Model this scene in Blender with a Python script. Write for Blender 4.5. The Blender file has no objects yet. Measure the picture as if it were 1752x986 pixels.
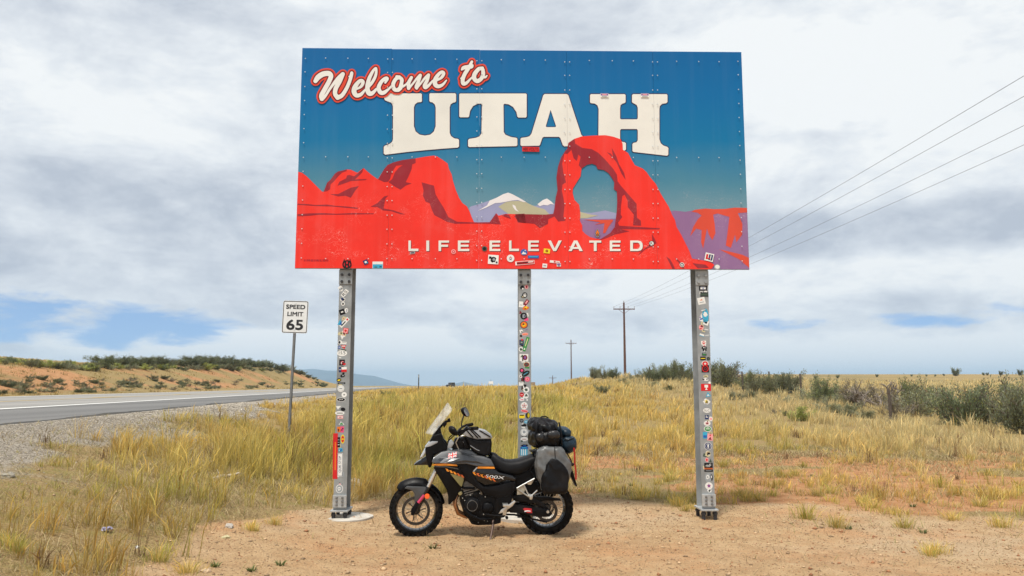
import bpy, bmesh, math, random
import numpy as np
from mathutils import Vector, Matrix
random.seed(7); RNG = np.random.default_rng(11)
scene = bpy.context.scene
COL = scene.collection
R = math.radians

# ------------------------------------------------------------------ camera
F_PX, CAM_H = 1349.0, 1.61
PITCH = math.atan(167 / F_PX)
cam = bpy.data.cameras.new('camera'); cam_o = bpy.data.objects.new('camera', cam)
COL.objects.link(cam_o); scene.camera = cam_o
cam.sensor_width = 36; cam.lens = 36 * F_PX / 1752
cam.clip_start = 0.05; cam.clip_end = 60000
cam_o.location = (0, 0, CAM_H); cam_o.rotation_euler = (R(90) + PITCH, 0, 0)

# ------------------------------------------------------------------ exposure
scene.view_settings.view_transform = 'Standard'
scene.view_settings.look = 'None'
scene.view_settings.exposure = 0.12
scene.view_settings.gamma = 1.0
scene.view_settings.use_curve_mapping = False
scene.render.engine = 'CYCLES'
scene.cycles.max_bounces = 6
scene.cycles.transparent_max_bounces = 8
scene.cycles.volume_bounces = 0
scene.cycles.use_denoising = True

# ------------------------------------------------------------------ sky and sun
SUN_EL, SUN_AZ = R(66), R(205)          # azimuth clockwise from +Y (view direction)
SKY_K = 0.15
w = bpy.data.worlds.new('World'); scene.world = w; w.use_nodes = True
w.cycles.sampling_method = 'MANUAL'; w.cycles.sample_map_resolution = 256
nt = w.node_tree; nt.nodes.clear()
class NG:
    """tiny helper to wire shader nodes"""
    def __init__(s, nt): s.nt = nt
    def n(s, t, **kw):
        o = s.nt.nodes.new(t)
        for k, v in kw.items(): setattr(o, k, v)
        return o
    def _in(s, sock, v):
        if v is None: return
        if hasattr(v, 'is_output'): s.nt.links.new(v, sock)
        else: sock.default_value = v
    def m(s, op, a, b=None, c=None, clamp=False):
        o = s.n('ShaderNodeMath', operation=op); o.use_clamp = clamp
        for i, v in enumerate((a, b, c)): s._in(o.inputs[i], v)
        return o.outputs[0]
    def vm(s, op, a, b=None, out=0):
        o = s.n('ShaderNodeVectorMath', operation=op)
        s._in(o.inputs[0], a); s._in(o.inputs[1], b)
        return o.outputs[out]
    def comb(s, x, y, z):
        o = s.n('ShaderNodeCombineXYZ')
        for i, v in enumerate((x, y, z)): s._in(o.inputs[i], v)
        return o.outputs[0]
    def noise(s, vec, scale, detail=4, rough=0.55, dist=0.0):
        o = s.n('ShaderNodeTexNoise'); s._in(o.inputs['Vector'], vec)
        o.inputs['Scale'].default_value = scale; o.inputs['Detail'].default_value = detail
        o.inputs['Roughness'].default_value = rough; o.inputs['Distortion'].default_value = dist
        return o.outputs['Fac']
    def ss(s, v, a, b):
        o = s.n('ShaderNodeMapRange', interpolation_type='SMOOTHSTEP')
        s._in(o.inputs[0], v); o.inputs[1].default_value = a; o.inputs[2].default_value = b
        return o.outputs[0]
    def mix(s, f, a, b):
        o = s.n('ShaderNodeMix', data_type='RGBA'); s._in(o.inputs[0], f)
        for i, v in ((6, a), (7, b)):
            if isinstance(v, tuple) and len(v) == 3: v = v + (1,)
            s._in(o.inputs[i], v)
        return o.outputs[2]
    def ramp(s, f, stops):
        o = s.n('ShaderNodeValToRGB'); s._in(o.inputs[0], f)
        e = o.color_ramp.elements
        while len(e) < len(stops): e.new(0.5)
        for i, (p, c) in enumerate(stops):
            e[i].position = p; e[i].color = tuple(c) + (1,) if len(c) == 3 else c
        return o.outputs[0]

g = NG(nt)
sky = g.n('ShaderNodeTexSky', sky_type='NISHITA'); sky.sun_disc = False
sky.sun_elevation = SUN_EL; sky.sun_rotation = SUN_AZ
sky.air_density = 1.0; sky.dust_density = 0.15; sky.ozone_density = 3.5
d = g.n('ShaderNodeTexCoord').outputs['Generated']
sep = g.n('ShaderNodeSeparateXYZ'); nt.links.new(d, sep.inputs[0])
dx, dy, dz = sep.outputs
zz = g.m('ADD', g.m('MAXIMUM', dz, 0.0), 0.20)
uv = g.comb(g.m('DIVIDE', dx, zz), g.m('DIVIDE', dy, zz), 3.7)        # flat cloud deck seen in perspective
nA = g.noise(uv, 0.62, 7, 0.54, 0.3)
nB = g.noise(g.vm('ADD', uv, (7.3, 2.2, 1.0)), 1.5, 6, 0.58, 0.4)
nD = g.noise(g.vm('MULTIPLY', d, (5.0, 5.0, 16.0)), 1.1, 6, 0.55, 0.5)  # puffs low over the horizon
def blob(px, py, rx, ry):
    """soft mask round a sky direction (half-widths in picture pixels of the photograph)"""
    az0 = math.atan((px - 876) / F_PX); el0 = math.atan((660 - py) / F_PX) * math.cos(az0)
    az = g.m('ARCTAN2', dx, dy); el = g.m('ARCSINE', dz)
    a = g.m('DIVIDE', g.m('SUBTRACT', az, az0), rx / F_PX)
    e = g.m('DIVIDE', g.m('SUBTRACT', el, el0), ry / F_PX)
    return g.ss(g.m('ADD', g.m('MULTIPLY', a, a), g.m('MULTIPLY', e, e)), 1.0, 0.0)
def addm(*ms):
    r = ms[0]
    for q in ms[1:]: r = g.m('ADD', r, q)
    return r
# cloud cover: nearly closed deck, torn open in a few places low in the sky
gaps = addm(g.m('MULTIPLY', blob(60, 556, 480, 62), 0.70), g.m('MULTIPLY', blob(1440, 556, 250, 24), 0.42),
            g.m('MULTIPLY', blob(1740, 545, 200, 34), 0.40))
nE = g.noise(g.vm('MULTIPLY', d, (9.0, 9.0, 30.0)), 1.3, 7, 0.6, 0.3)
cover = g.m('SUBTRACT', addm(g.m('MULTIPLY', g.ss(dz, 0.07, 0.0), 0.22), g.m('MULTIPLY', nA, 0.3), g.m('MULTIPLY', nE, 1.05), g.m('MULTIPLY', nD, 0.75), -0.33), gaps)
cov = g.ss(cover, 0.08, 0.38)
nG = g.noise(g.vm('MULTIPLY', d, (3.4, 3.4, 7.5)), 1.5, 8, 0.6, 0.35)                                   # big soft masses
# thickness -> grey undersides, thin parts bright
hz_ = g.ss(dz, 0.085, 0.0)
grey = addm(g.m('MULTIPLY', nA, 0.45), g.m('MULTIPLY', nB, 0.30), g.m('MULTIPLY', nE, 0.22), g.m('MULTIPLY', nG, 0.80), g.m('MULTIPLY', g.noise(g.vm('MULTIPLY', d, (8.0, 8.0, 15.0)), 2.4, 9, 0.66, 0.2), 0.26), -0.325, g.m('MULTIPLY', hz_, -0.24),
            g.m('MULTIPLY', blob(200, 380, 560, 170), 0.13), g.m('MULTIPLY', blob(1560, 385, 520, 56), 0.20),
            g.m('MULTIPLY', blob(960, 40, 300, 110), 0.08))
lift = addm(g.m('MULTIPLY', blob(1560, 130, 470, 200), 0.16), g.m('MULTIPLY', blob(130, 110, 330, 150), 0.10), g.m('MULTIPLY', blob(620, 40, 260, 120), 0.07),
            g.m('MULTIPLY', blob(1500, 470, 600, 50), 0.13), g.m('MULTIPLY', blob(340, 588, 280, 34), 0.30), g.m('MULTIPLY', blob(1000, 600, 900, 60), 0.13), g.m('MULTIPLY', blob(1000, 500, 400, 60), 0.05), 0.035)
gv = g.m('SUBTRACT', grey, lift)
ccol = g.ramp(gv, [(0.50, (0.86, 0.885, 0.895)), (0.60, (0.75, 0.79, 0.83)), (0.71, (0.63, 0.675, 0.735)), (0.86, (0.47, 0.52, 0.60))])
ccol = g.vm('SCALE', ccol, None); ccol.node.inputs['Scale'].default_value = 1.0 / SKY_K
nt.links.new(g.vm('NORMALIZE', g.vm('ADD', d, (0.0, 0.0, 0.16))), sky.inputs['Vector'])   # clear deep blue between the clouds
skyc = sky.outputs[0]
fin = g.mix(cov, skyc, ccol)
bg = g.n('ShaderNodeBackground'); nt.links.new(fin, bg.inputs[0]); bg.inputs[1].default_value = SKY_K
wo = g.n('ShaderNodeOutputWorld'); nt.links.new(bg.outputs[0], wo.inputs[0])

sun = bpy.data.lights.new('sun', 'SUN'); sun.energy = 4.0; sun.angle = R(10); sun.color = (1.0, 0.955, 0.87)
sun_o = bpy.data.objects.new('sun', sun); COL.objects.link(sun_o)
sdir = Vector((math.sin(SUN_AZ) * math.cos(SUN_EL), math.cos(SUN_AZ) * math.cos(SUN_EL), math.sin(SUN_EL)))
sun_o.rotation_euler = (-sdir).to_track_quat('-Z', 'Y').to_euler()

# ------------------------------------------------------------------ helpers
def tag(o, label=None, cat=None, group=None, kind=None):
    if label: o['label'] = label
    if cat: o['category'] = cat
    if group: o['group'] = group
    if kind: o['kind'] = kind
    return o
def empty(name, loc=(0, 0, 0), rz=0, parent=None):
    o = bpy.data.objects.new(name, None); COL.objects.link(o)
    o.location = loc; o.rotation_euler = (0, 0, rz); o.parent = parent; o.empty_display_size = 0.1
    return o
def link(name, me, parent=None, loc=None):
    o = bpy.data.objects.new(name, me); COL.objects.link(o); o.parent = parent
    if loc is not None: o.location = loc
    return o
def copy_tree(o, parent=None):
    c = o.copy(); COL.objects.link(c); c.parent = parent
    for ch in list(o.children): copy_tree(ch, c)
    return c
MATS = {}
def mat(name, col, rough=0.6, metal=0.0, var=0.12, scale=8.0, bump=0.0, bscale=40.0, dirt=None, spec=0.5, coat=0.0):
    """principled material with grain, wear and (optionally) dust; colour is the thing's own"""
    if name in MATS: return MATS[name]
    m = bpy.data.materials.new(name); m.use_nodes = True; MATS[name] = m
    t = m.node_tree; q = NG(t); b = t.nodes['Principled BSDF']
    co = q.n('ShaderNodeTexCoord').outputs['Object']
    n1 = q.noise(co, scale, 5, 0.6)
    dark = tuple(c * (1 - var) for c in col); lite = tuple(min(1, c * (1 + var)) for c in col)
    c = q.mix(q.ss(n1, 0.3, 0.7), dark, lite)
    if dirt:
        dc, amt, ds = dirt
        c = q.mix(q.m('MULTIPLY', q.ss(q.noise(co, ds, 6, 0.65), 0.48, 0.75), amt), c, dc)
    t.links.new(c, b.inputs['Base Color'])
    b.inputs['Metallic'].default_value = metal
    rn = q.m('ADD', q.m('MULTIPLY', q.m('SUBTRACT', q.noise(co, scale * 2.3, 4), 0.5), 0.25), rough, clamp=True)
    t.links.new(rn, b.inputs['Roughness'])
    b.inputs['Specular IOR Level'].default_value = spec
    b.inputs['Coat Weight'].default_value = coat
    if bump:
        bn = q.n('ShaderNodeBump'); bn.inputs['Strength'].default_value = bump; bn.inputs['Distance'].default_value = 0.01
        t.links.new(q.noise(co, bscale, 5, 0.6), bn.inputs['Height']); t.links.new(bn.outputs[0], b.inputs['Normal'])
    return m
def s2l(c):
    return tuple(((v / 255) / 12.92 if v <= 10 else (((v / 255) + 0.055) / 1.055) ** 2.4) for v in c)

class MB:
    """collects shapes, builds ONE mesh object"""
    def __init__(s): s.v = []; s.f = []; s.mi = []; s.cur = 0
    def add(s, vs, fs):
        o = len(s.v); s.v += [tuple(x) for x in vs]
        for f in fs: s.f.append(tuple(i + o for i in f)); s.mi.append(s.cur)
    def box(s, x0, x1, y0, y1, z0, z1, bevel=0.0):
        bm = bmesh.new()
        vs = [bm.verts.new((x, y, z)) for x in (x0, x1) for y in (y0, y1) for z in (z0, z1)]
        for f in ((0, 1, 3, 2), (4, 6, 7, 5), (0, 4, 5, 1), (2, 3, 7, 6), (0, 2, 6, 4), (1, 5, 7, 3)): bm.faces.new([vs[i] for i in f])
        s.bm(bm, bevel)
    def bm(s, bm, bevel=0.0, seg=2, ang=0.5):
        bmesh.ops.recalc_face_normals(bm, faces=bm.faces)
        if bevel > 0:
            es = [e for e in bm.edges if len(e.link_faces) == 2 and e.calc_face_angle(0) > ang]
            bmesh.ops.bevel(bm, geom=es, offset=bevel, segments=seg, affect='EDGES', clamp_overlap=True, profile=0.6)
        bm.verts.index_update()
        s.add([v.co[:] for v in bm.verts], [[v.index for v in f.verts] for f in bm.faces]); bm.free()
    def prism(s, poly, y0, y1, bevel=0.0, seg=2, taper=None):
        """polygon in (x,z) extruded along y"""
        bm = bmesh.new()
        a = [bm.verts.new((p[0], y0, p[1])) for p in poly]; b = [bm.verts.new((p[0], y1, p[1])) for p in poly]
        bm.faces.new(a); bm.faces.new(b[::-1]); n = len(poly)
        for i in range(n): bm.faces.new((a[i], b[i], b[(i + 1) % n], a[(i + 1) % n]))
        s.bm(bm, bevel, seg)
    def tube(s, pts, rad, n=10, cap=True):
        pts = [Vector(p) for p in pts]; k = len(pts)
        if not hasattr(rad, '__len__'): rad = [rad] * k
        vs = []; up = None
        for i, p in enumerate(pts):
            t = (pts[min(i + 1, k - 1)] - pts[max(i - 1, 0)]).normalized()
            if up is None: up = t.orthogonal().normalized()
            else: up = (up - t * up.dot(t)); up = up.normalized() if up.length > 1e-6 else t.orthogonal().normalized()
            sd = t.cross(up)
            for j in range(n):
                a = 2 * math.pi * j / n
                vs.append(p + (up * math.cos(a) + sd * math.sin(a)) * rad[i])
        fs = [(i * n + j, i * n + (j + 1) % n, (i + 1) * n + (j + 1) % n, (i + 1) * n + j) for i in range(k - 1) for j in range(n)]
        if cap: fs += [tuple(range(n))[::-1], tuple(range((k - 1) * n, k * n))]
        s.add(vs, fs)
    def lathe(s, cx, cz, prof, n=32, closed=False, cy=0.0):
        """profile [(radius, y)] turned about the y axis through (cx, cz)"""
        k = len(prof); vs = []
        for i in range(n):
            a = 2 * math.pi * i / n
            for r_, y_ in prof: vs.append((cx + r_ * math.cos(a), cy + y_, cz + r_ * math.sin(a)))
        kk = k if closed else k - 1
        fs = [(i * k + j, i * k + (j + 1) % k, ((i + 1) % n) * k + (j + 1) % k, ((i + 1) % n) * k + j) for i in range(n) for j in range(kk)]
        s.add(vs, fs)
    def loft(s, st, n=20, pw=2.6, wob=0.0, seed=0):
        """stations (x, zbottom, ztop, ycentre, halfwidth): rounded sections joined along x"""
        rr = random.Random(seed); vs = []
        for (x, z0, z1, yc, hw) in st:
            for j in range(n):
                a = 2 * math.pi * j / n; c, q = math.cos(a), math.sin(a)
                u = math.copysign(abs(c) ** (2 / pw), c); v_ = math.copysign(abs(q) ** (2 / pw), q)
                k = 1 + wob * (rr.random() - 0.5)
                vs.append((x + wob * 0.1 * (rr.random() - 0.5), yc + hw * u * k, (z0 + z1) / 2 + (z1 - z0) / 2 * v_ * k))
        k = len(st)
        fs = [(i * n + j, i * n + (j + 1) % n, (i + 1) * n + (j + 1) % n, (i + 1) * n + j) for i in range(k - 1) for j in range(n)]
        fs += [tuple(range(n))[::-1], tuple(range((k - 1) * n, k * n))]
        s.add(vs, fs)
    def build(s, name, mats, parent=None, smooth=None, loc=None):
        me = bpy.data.meshes.new(name); me.from_pydata(s.v, [], s.f)
        for m_ in (mats if isinstance(mats, (list, tuple)) else [mats]): me.materials.append(m_)
        if any(s.mi): me.polygons.foreach_set('material_index', s.mi)
        bm = bmesh.new(); bm.from_mesh(me); bmesh.ops.recalc_face_normals(bm, faces=bm.faces); bm.to_mesh(me); bm.free()
        if smooth is not None:
            me.polygons.foreach_set('use_smooth', [True] * len(me.polygons)); me.set_sharp_from_angle(angle=R(smooth))
        me.update()
        return link(name, me, parent, loc)

def px_on(px, py, y0, k):
    """the point of the upright plane Y = y0 + k*X seen at a pixel of the photograph"""
    a = (px - 876) / F_PX; b = (493 - py) / F_PX
    dv = Vector((a, math.cos(PITCH) - b * math.sin(PITCH), b * math.cos(PITCH) + math.sin(PITCH)))
    return Vector((0, 0, CAM_H)) + dv * (y0 / (dv.y - k * dv.x))
def ss(a, b, x):
    t = np.clip((np.asarray(x, float) - a) / (b - a), 0, 1); return t * t * (3 - 2 * t)
_PERM = np.random.default_rng(5).random((256, 256))
def vnoise(x, y):
    x = np.asarray(x, float); y = np.asarray(y, float)
    xi = np.floor(x).astype(int); yi = np.floor(y).astype(int); fx = x - xi; fy = y - yi
    fx = fx * fx * (3 - 2 * fx); fy = fy * fy * (3 - 2 * fy)
    a = _PERM[xi & 255, yi & 255]; b = _PERM[(xi + 1) & 255, yi & 255]; c = _PERM[xi & 255, (yi + 1) & 255]; e = _PERM[(xi + 1) & 255, (yi + 1) & 255]
    return (a * (1 - fx) + b * fx) * (1 - fy) + (c * (1 - fx) + e * fx) * fy
def fbm(x, y, o=4):
    r = 0; a = 0.5; t = 0
    for i in range(o): r = r + a * vnoise(x * 2 ** i + 17 * i, y * 2 ** i + 31 * i); t += a; a *= 0.5
    return r / t

# ------------------------------------------------------------------ the lie of the land
def road_off(y):                                   # the highway runs straight away, then bends right
    y = np.asarray(y, float); return np.where(y > 240, 0.0025 * (y - 240) ** 2, 0.0)
def road_s(x, y): return -(np.asarray(x, float) - road_off(y) + 0.12 * np.asarray(y, float))
S_NEAR, S_FAR, S_WHITE, S_WHITE2 = 7.1, 18.6, 10.7, 17.8
def road_z(s): return 0.95 + 0.17 * (np.asarray(s, float) - S_NEAR) / (S_FAR - S_NEAR)
def land(x, y):
    x = np.asarray(x, float); y = np.asarray(y, float); s = road_s(x, y)
    rise = 1.22 * ss(11, 62, y)
    rise = rise * (1 - 0.35 * ss(8, 20, x) * (1 - ss(30, 75, y)))
    rise = rise * (1 - 0.22 * ss(2, 9, -x))
    mound = 1.55 * ss(0.5, 11, x - 0.018 * y) * ss(45, 98, y) * (1 - 0.7 * ss(22, 40, x)) * (1 - ss(150, 240, y))
    plain = 6.0 * ss(70, 420, y) * ss(24, 70, x)
    wl = ss(0.3, 6.9, s)
    z = (rise + mound + plain) * (1 - wl) + 0.95 * wl
    in_road = ss(S_NEAR - 0.25, S_NEAR + 0.15, s) * (1 - ss(S_FAR - 0.1, S_FAR + 0.5, s))
    z = np.where(s > S_FAR, 1.12, z)
    hf = np.interp(y, [-50, 30, 60, 100, 160, 200, 240, 290], [1.9, 2.0, 2.1, 3.1, 4.6, 4.2, 2.4, 0.0])
    lump = 0.55 * (fbm(x / 9 + 3, y / 9) - 0.45)
    z = np.where(s > S_FAR + 0.4, 1.10 + (1 + 0.25 * lump) * ss(S_FAR + 1.5, S_FAR + 13, s) * hf + 3.8 * ss(44, 95, s) * (1 - ss(110, 170, y)), z)
    z = np.where((s > S_NEAR - 0.25) & (s < S_FAR + 0.4), road_z(s) - 0.10 * in_road, z)
    amp = 0.05 * ss(10, 20, y) + 0.012
    z = z + np.where((s < S_NEAR - 0.4) | (s > S_FAR + 1), amp * (fbm(x * 0.9, y * 0.9) - 0.5) * 2, 0)
    nearpad = (1 - ss(13, 18, y)) * (1 - ss(1.0, 3.0, s))
    z = z + 0.03 * (fbm(x * 2.1 + 9, y * 2.1, 3) - 0.5) * nearpad
    far = np.hypot(x, y); z = z * (1 - ss(1500, 4000, far)) + 0.0
    return z
def steps(lo, fine0, fine1, hi, st, gr=1.09):
    a = list(np.arange(fine0, fine1 + 1e-6, st)); q = st; v = a[-1]
    while v < hi: q *= gr; v += q; a.append(v)
    b = []; q = st; v = fine0
    while v > lo: q *= gr; v -= q; b.append(v)
    return np.array(b[::-1] + a)
# where the ground is what: bare pad of tan grit, red soil, straw litter, roadside gravel
PADL = [(-30, -2.4), (4.0, -2.5), (6.3, -2.95), (7.4, -3.2), (8.9, -3.0), (10.2, -2.55), (11.2, -2.2), (12.2, -1.3), (12.6, 0.4), (12.4, 2.4)]
def pad_mask(x, y):
    """1 on the bare parking pad"""
    xl = np.interp(y, [p[0] for p in PADL], [p[1] for p in PADL])
    jit = 0.9 * (fbm(x * 1.3, y * 1.3 + 40) - 0.5)
    a = ss(-0.25, 0.35, x - xl + jit)
    yb = np.interp(x, [-4, -2, 0, 2, 5, 9, 15], [10.6, 11.1, 11.4, 10.9, 9.9, 8.9, 7.9])
    jit2 = 2.6 * (fbm(x * 0.55 + 77, y * 0.35 + 12, 3) - 0.5)
    return a * (1 - ss(-0.6, 1.1, y - yb + jit * 1.6 + jit2))
def red_mask(x, y):
    b = ss(0.30, 0.52, fbm(x * 0.55 + 5, y * 0.8 + 2))
    return b * ss(0.0, 1.6, x) * (1 - ss(16.5, 25, y)) * ss(9.0, 11.0, y)
def gravel_mask(x, y):
    s = road_s(x, y); j = 2.2 * (fbm(x * 0.8, y * 0.8 + 70) - 0.5)
    return ss(3.8, 6.0, s + j * 1.4 + 0.02 * (18 - y)) * (1 - ss(S_NEAR + 0.3, S_NEAR + 0.6, s))
xs = steps(-9000, -14, 20, 9000, 0.16); ys = steps(-200, 3, 24, 9500, 0.16, 1.075)
X, Y = np.meshgrid(xs, ys); Z = land(X, Y)
nx, ny = len(xs), len(ys)
me = bpy.data.meshes.new('ground')
vv = np.stack([X, Y, Z], -1).reshape(-1, 3)
ii = (np.arange(ny - 1)[:, None] * nx + np.arange(nx - 1)[None]).reshape(-1)
ff = np.stack([ii, ii + 1, ii + nx + 1, ii + nx], 1)
me.vertices.add(len(vv)); me.vertices.foreach_set('co', vv.ravel())
me.loops.add(len(ff) * 4); me.loops.foreach_set('vertex_index', ff.ravel())
me.polygons.add(len(ff)); me.polygons.foreach_set('loop_start', np.arange(len(ff)) * 4); me.polygons.foreach_set('loop_total', np.full(len(ff), 4))
me.polygons.foreach_set('use_smooth', np.ones(len(ff), bool)); me.update()
s_ = road_s(vv[:, 0], vv[:, 1])
bank = ss(S_FAR + 1, S_FAR + 4, s_) * (1 - ss(S_FAR + 10, S_FAR + 16, s_)) * (1 - ss(260, 320, vv[:, 1]))
redm = np.clip(red_mask(vv[:, 0], vv[:, 1]) + bank * .62 * ss(0.36, 0.62, fbm(vv[:, 0] / 5, vv[:, 1] / 5)), 0, 1)
att = me.attributes.new('soil', 'FLOAT_COLOR', 'POINT')
att.data.foreach_set('color', np.stack([pad_mask(vv[:, 0], vv[:, 1]), redm, gravel_mask(vv[:, 0], vv[:, 1]), np.ones(len(vv))], 1).ravel())
gm = bpy.data.materials.new('soil'); gm.use_nodes = True; t = gm.node_tree; q = NG(t); b = t.nodes['Principled BSDF']
co = q.n('ShaderNodeTexCoord').outputs['Object']
sp = q.n('ShaderNodeSeparateColor'); at = q.n('ShaderNodeAttribute'); at.attribute_name = 'soil'; t.links.new(at.outputs['Color'], sp.inputs[0])
n_big = q.noise(co, 0.7, 5, 0.6); n_mid = q.noise(co, 4.0, 6, 0.65); n_fine = q.noise(co, 34, 6, 0.7); n_grit = q.noise(co, 120, 3, 0.7)
vor = q.n('ShaderNodeTexVoronoi'); t.links.new(co, vor.inputs['Vector']); vor.inputs['Scale'].default_value = 46
straw = q.mix(q.ss(n_fine, 0.35, 0.65), (0.20, 0.13, 0.055), (0.42, 0.30, 0.14))
straw = q.mix(q.ss(n_mid, 0.45, 0.7), straw, (0.27, 0.22, 0.075))
n_far = q.noise(co, 0.02, 6, 0.6)
straw = q.mix(q.m('MULTIPLY', q.ss(n_far, 0.5, 0.62), 0.6), straw, (0.13, 0.12, 0.05))
padc = q.mix(q.ss(n_mid, 0.3, 0.72), (0.425, 0.27, 0.138), (0.55, 0.375, 0.205))
padc = q.mix(q.m('MULTIPLY', q.ss(q.noise(co, 0.28, 4, 0.6), 0.45, 0.62), 0.5), padc, (0.56, 0.43, 0.285))
padc = q.mix(q.m('MULTIPLY', q.ss(n_big, 0.46, 0.64), 0.55), padc, (0.52, 0.265, 0.12))
padc = q.mix(q.m('MULTIPLY', q.ss(n_fine, 0.53, 0.70), 0.75), padc, (0.27, 0.165, 0.09))
padc = q.mix(q.m('MULTIPLY', q.ss(n_grit, 0.58, 0.72), 0.55), padc, (0.72, 0.58, 0.43))
wx = q.vm('ADD', co, q.vm('SCALE', q.comb(n_mid, n_big, 0.0), None)); wx.node.inputs[0]; wx.node.inputs[1].links[0].from_node.inputs['Scale'].default_value = 0.10
trk = None
for cx_, cy_, rr_ in ((6.0, 1.6, 6.9), (6.0, 1.6, 8.4), (-3.0, -3.0, 10.6), (-3.0, -3.0, 12.0)):               # faint wheel tracks pressed into the pad
    r_ = q.vm('LENGTH', q.vm('MULTIPLY', q.vm('SUBTRACT', wx, (cx_, cy_, 0.0)), (1.0, 1.0, 0.0)), None, 1)
    k_ = q.ss(q.m('ABSOLUTE', q.m('SUBTRACT', r_, rr_)), 0.16, 0.05); trk = k_ if trk is None else q.m('MAXIMUM', trk, k_)
trk = q.m('MULTIPLY', trk, q.ss(n_big, 0.35, 0.6))
padc = q.mix(q.m('MULTIPLY', trk, 0.38), padc, (0.36, 0.225, 0.115))
redc = q.mix(q.ss(n_mid, 0.3, 0.7), (0.36, 0.165, 0.07), (0.52, 0.285, 0.14))
redc = q.mix(q.m('MULTIPLY', q.ss(n_fine, 0.52, 0.75), 0.5), redc, (0.28, 0.12, 0.05))
gc = q.n('ShaderNodeTexVoronoi'); t.links.new(co, gc.inputs['Vector']); gc.inputs['Scale'].default_value = 38
gravc = q.mix(q.ss(gc.outputs['Color'], 0.1, 0.9), (0.20, 0.168, 0.13), (0.46, 0.40, 0.325))
def edge(m_, k=0.55): return q.ss(q.m('ADD', m_, q.m('MULTIPLY', q.m('SUBTRACT', n_fine, 0.5), k)), 0.35, 0.65)
c = q.mix(edge(sp.outputs[1]), straw, redc)
c = q.mix(edge(sp.outputs[0]), c, padc)
c = q.mix(edge(sp.outputs[2]), c, gravc)
t.links.new(c, b.inputs['Base Color']); b.inputs['Roughness'].default_value = 0.95; b.inputs['Specular IOR Level'].default_value = 0.15
h = q.m('ADD', q.m('MULTIPLY', n_mid, 0.7), q.m('ADD', q.m('MULTIPLY', n_fine, 0.45), q.m('MULTIPLY', vor.outputs['Distance'], -0.35)))
h = q.m('ADD', h, q.m('MULTIPLY', n_grit, 0.22)); h = q.m('SUBTRACT', h, q.m('MULTIPLY', trk, 0.30))
bn = q.n('ShaderNodeBump'); bn.inputs['Strength'].default_value = 1.0; bn.inputs['Distance'].default_value = 0.045
t.links.new(h, bn.inputs['Height']); t.links.new(bn.outputs[0], b.inputs['Normal'])
me.materials.append(gm)
tag(link('ground', me), 'dry red and tan ground with straw litter and a bare parking pad', kind='structure')

# highway: asphalt sheet with a ragged near edge, worn lanes and painted lines a few mm above it
ry = np.concatenate([np.arange(-60, 60, 0.5), np.arange(60, 430, 3.0)])
def strip(name, s0, s1, dz, m_, parent=None, y0=-60, y1=430, jag=0.0, dash=None, thick=0.0):
    v, f = [], []
    yy = ry[(ry >= y0) & (ry <= y1)]
    k = 6 if thick else 2
    for i, y in enumerate(yy):
        j = jag * (float(fbm(y * 0.45, 3.3, 4)) - 0.35) * 2 if jag else 0
        a = s0 + j
        for q_ in range(k):
            s = a + (s1 - a) * q_ / (k - 1)
            v.append((float(road_off(y)) - 0.12 * y - s, y, float(road_z(s)) + dz))
        if thick: v.append((float(road_off(y)) - 0.12 * y - a + 0.01, y, float(road_z(a)) + dz - thick))
    kk = k + (1 if thick else 0)
    for i in range(len(yy) - 1):
        if dash and (yy[i] % (dash[0] + dash[1])) > dash[0]: continue
        for q_ in range(k - 1): f.append((i * kk + q_, i * kk + q_ + 1, (i + 1) * kk + q_ + 1, (i + 1) * kk + q_))
        if thick: f.append((i * kk + k, i * kk, (i + 1) * kk, (i + 1) * kk + k))
    me = bpy.data.meshes.new(name); me.from_pydata(v, [], f); me.materials.append(m_); me.update()
    return link(name, me, parent)
def asphalt(name, lo, hi):
    m_ = bpy.data.materials.new(name); m_.use_nodes = True; t = m_.node_tree; q = NG(t); b = t.nodes['Principled BSDF']
    co = q.n('ShaderNodeTexCoord').outputs['Object']
    st = q.vm('MULTIPLY', co, (1.0, 0.03, 1.0))
    n = q.m('ADD', q.m('MULTIPLY', q.noise(st, 0.9, 4), 0.6), q.m('MULTIPLY', q.noise(co, 40, 4, 0.7), 0.4))
    t.links.new(q.mix(q.ss(n, 0.35, 0.65), lo, hi), b.inputs['Base Color']); b.inputs['Roughness'].default_value = 0.85
    bn = q.n('ShaderNodeBump'); bn.inputs['Strength'].default_value = 0.5; bn.inputs['Distance'].default_value = 0.01
    t.links.new(q.noise(co, 60, 3, 0.7), bn.inputs['Height']); t.links.new(bn.outputs[0], b.inputs['Normal'])
    return m_
road = strip('road', S_NEAR, S_FAR, 0.0, asphalt('asphalt_worn', (0.21, 0.198, 0.182), (0.31, 0.293, 0.27)), jag=0.55, thick=0.09)
tag(road, kind='structure')
sh = strip('shoulder_overlay', S_NEAR + 0.0, S_WHITE - 0.25, 0.006, asphalt('asphalt_dark', (0.10, 0.097, 0.092), (0.165, 0.158, 0.15)), road, jag=0.55)
paint_w = mat('road_paint_white', (0.74, 0.73, 0.69), 0.7, var=0.2, scale=14)
paint_y = mat('road_paint_yellow', (0.62, 0.42, 0.10), 0.7, var=0.25, scale=14)
strip('edge_line', S_WHITE - 0.13, S_WHITE + 0.13, 0.012, paint_w, road)
strip('edge_line', S_WHITE2 - 0.10, S_WHITE2 + 0.10, 0.012, paint_w, road)
strip('centre_line', 14.2, 14.35, 0.012, paint_y, road)
strip('centre_line', 14.6, 14.75, 0.012, paint_y, road, dash=(3, 9))

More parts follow.
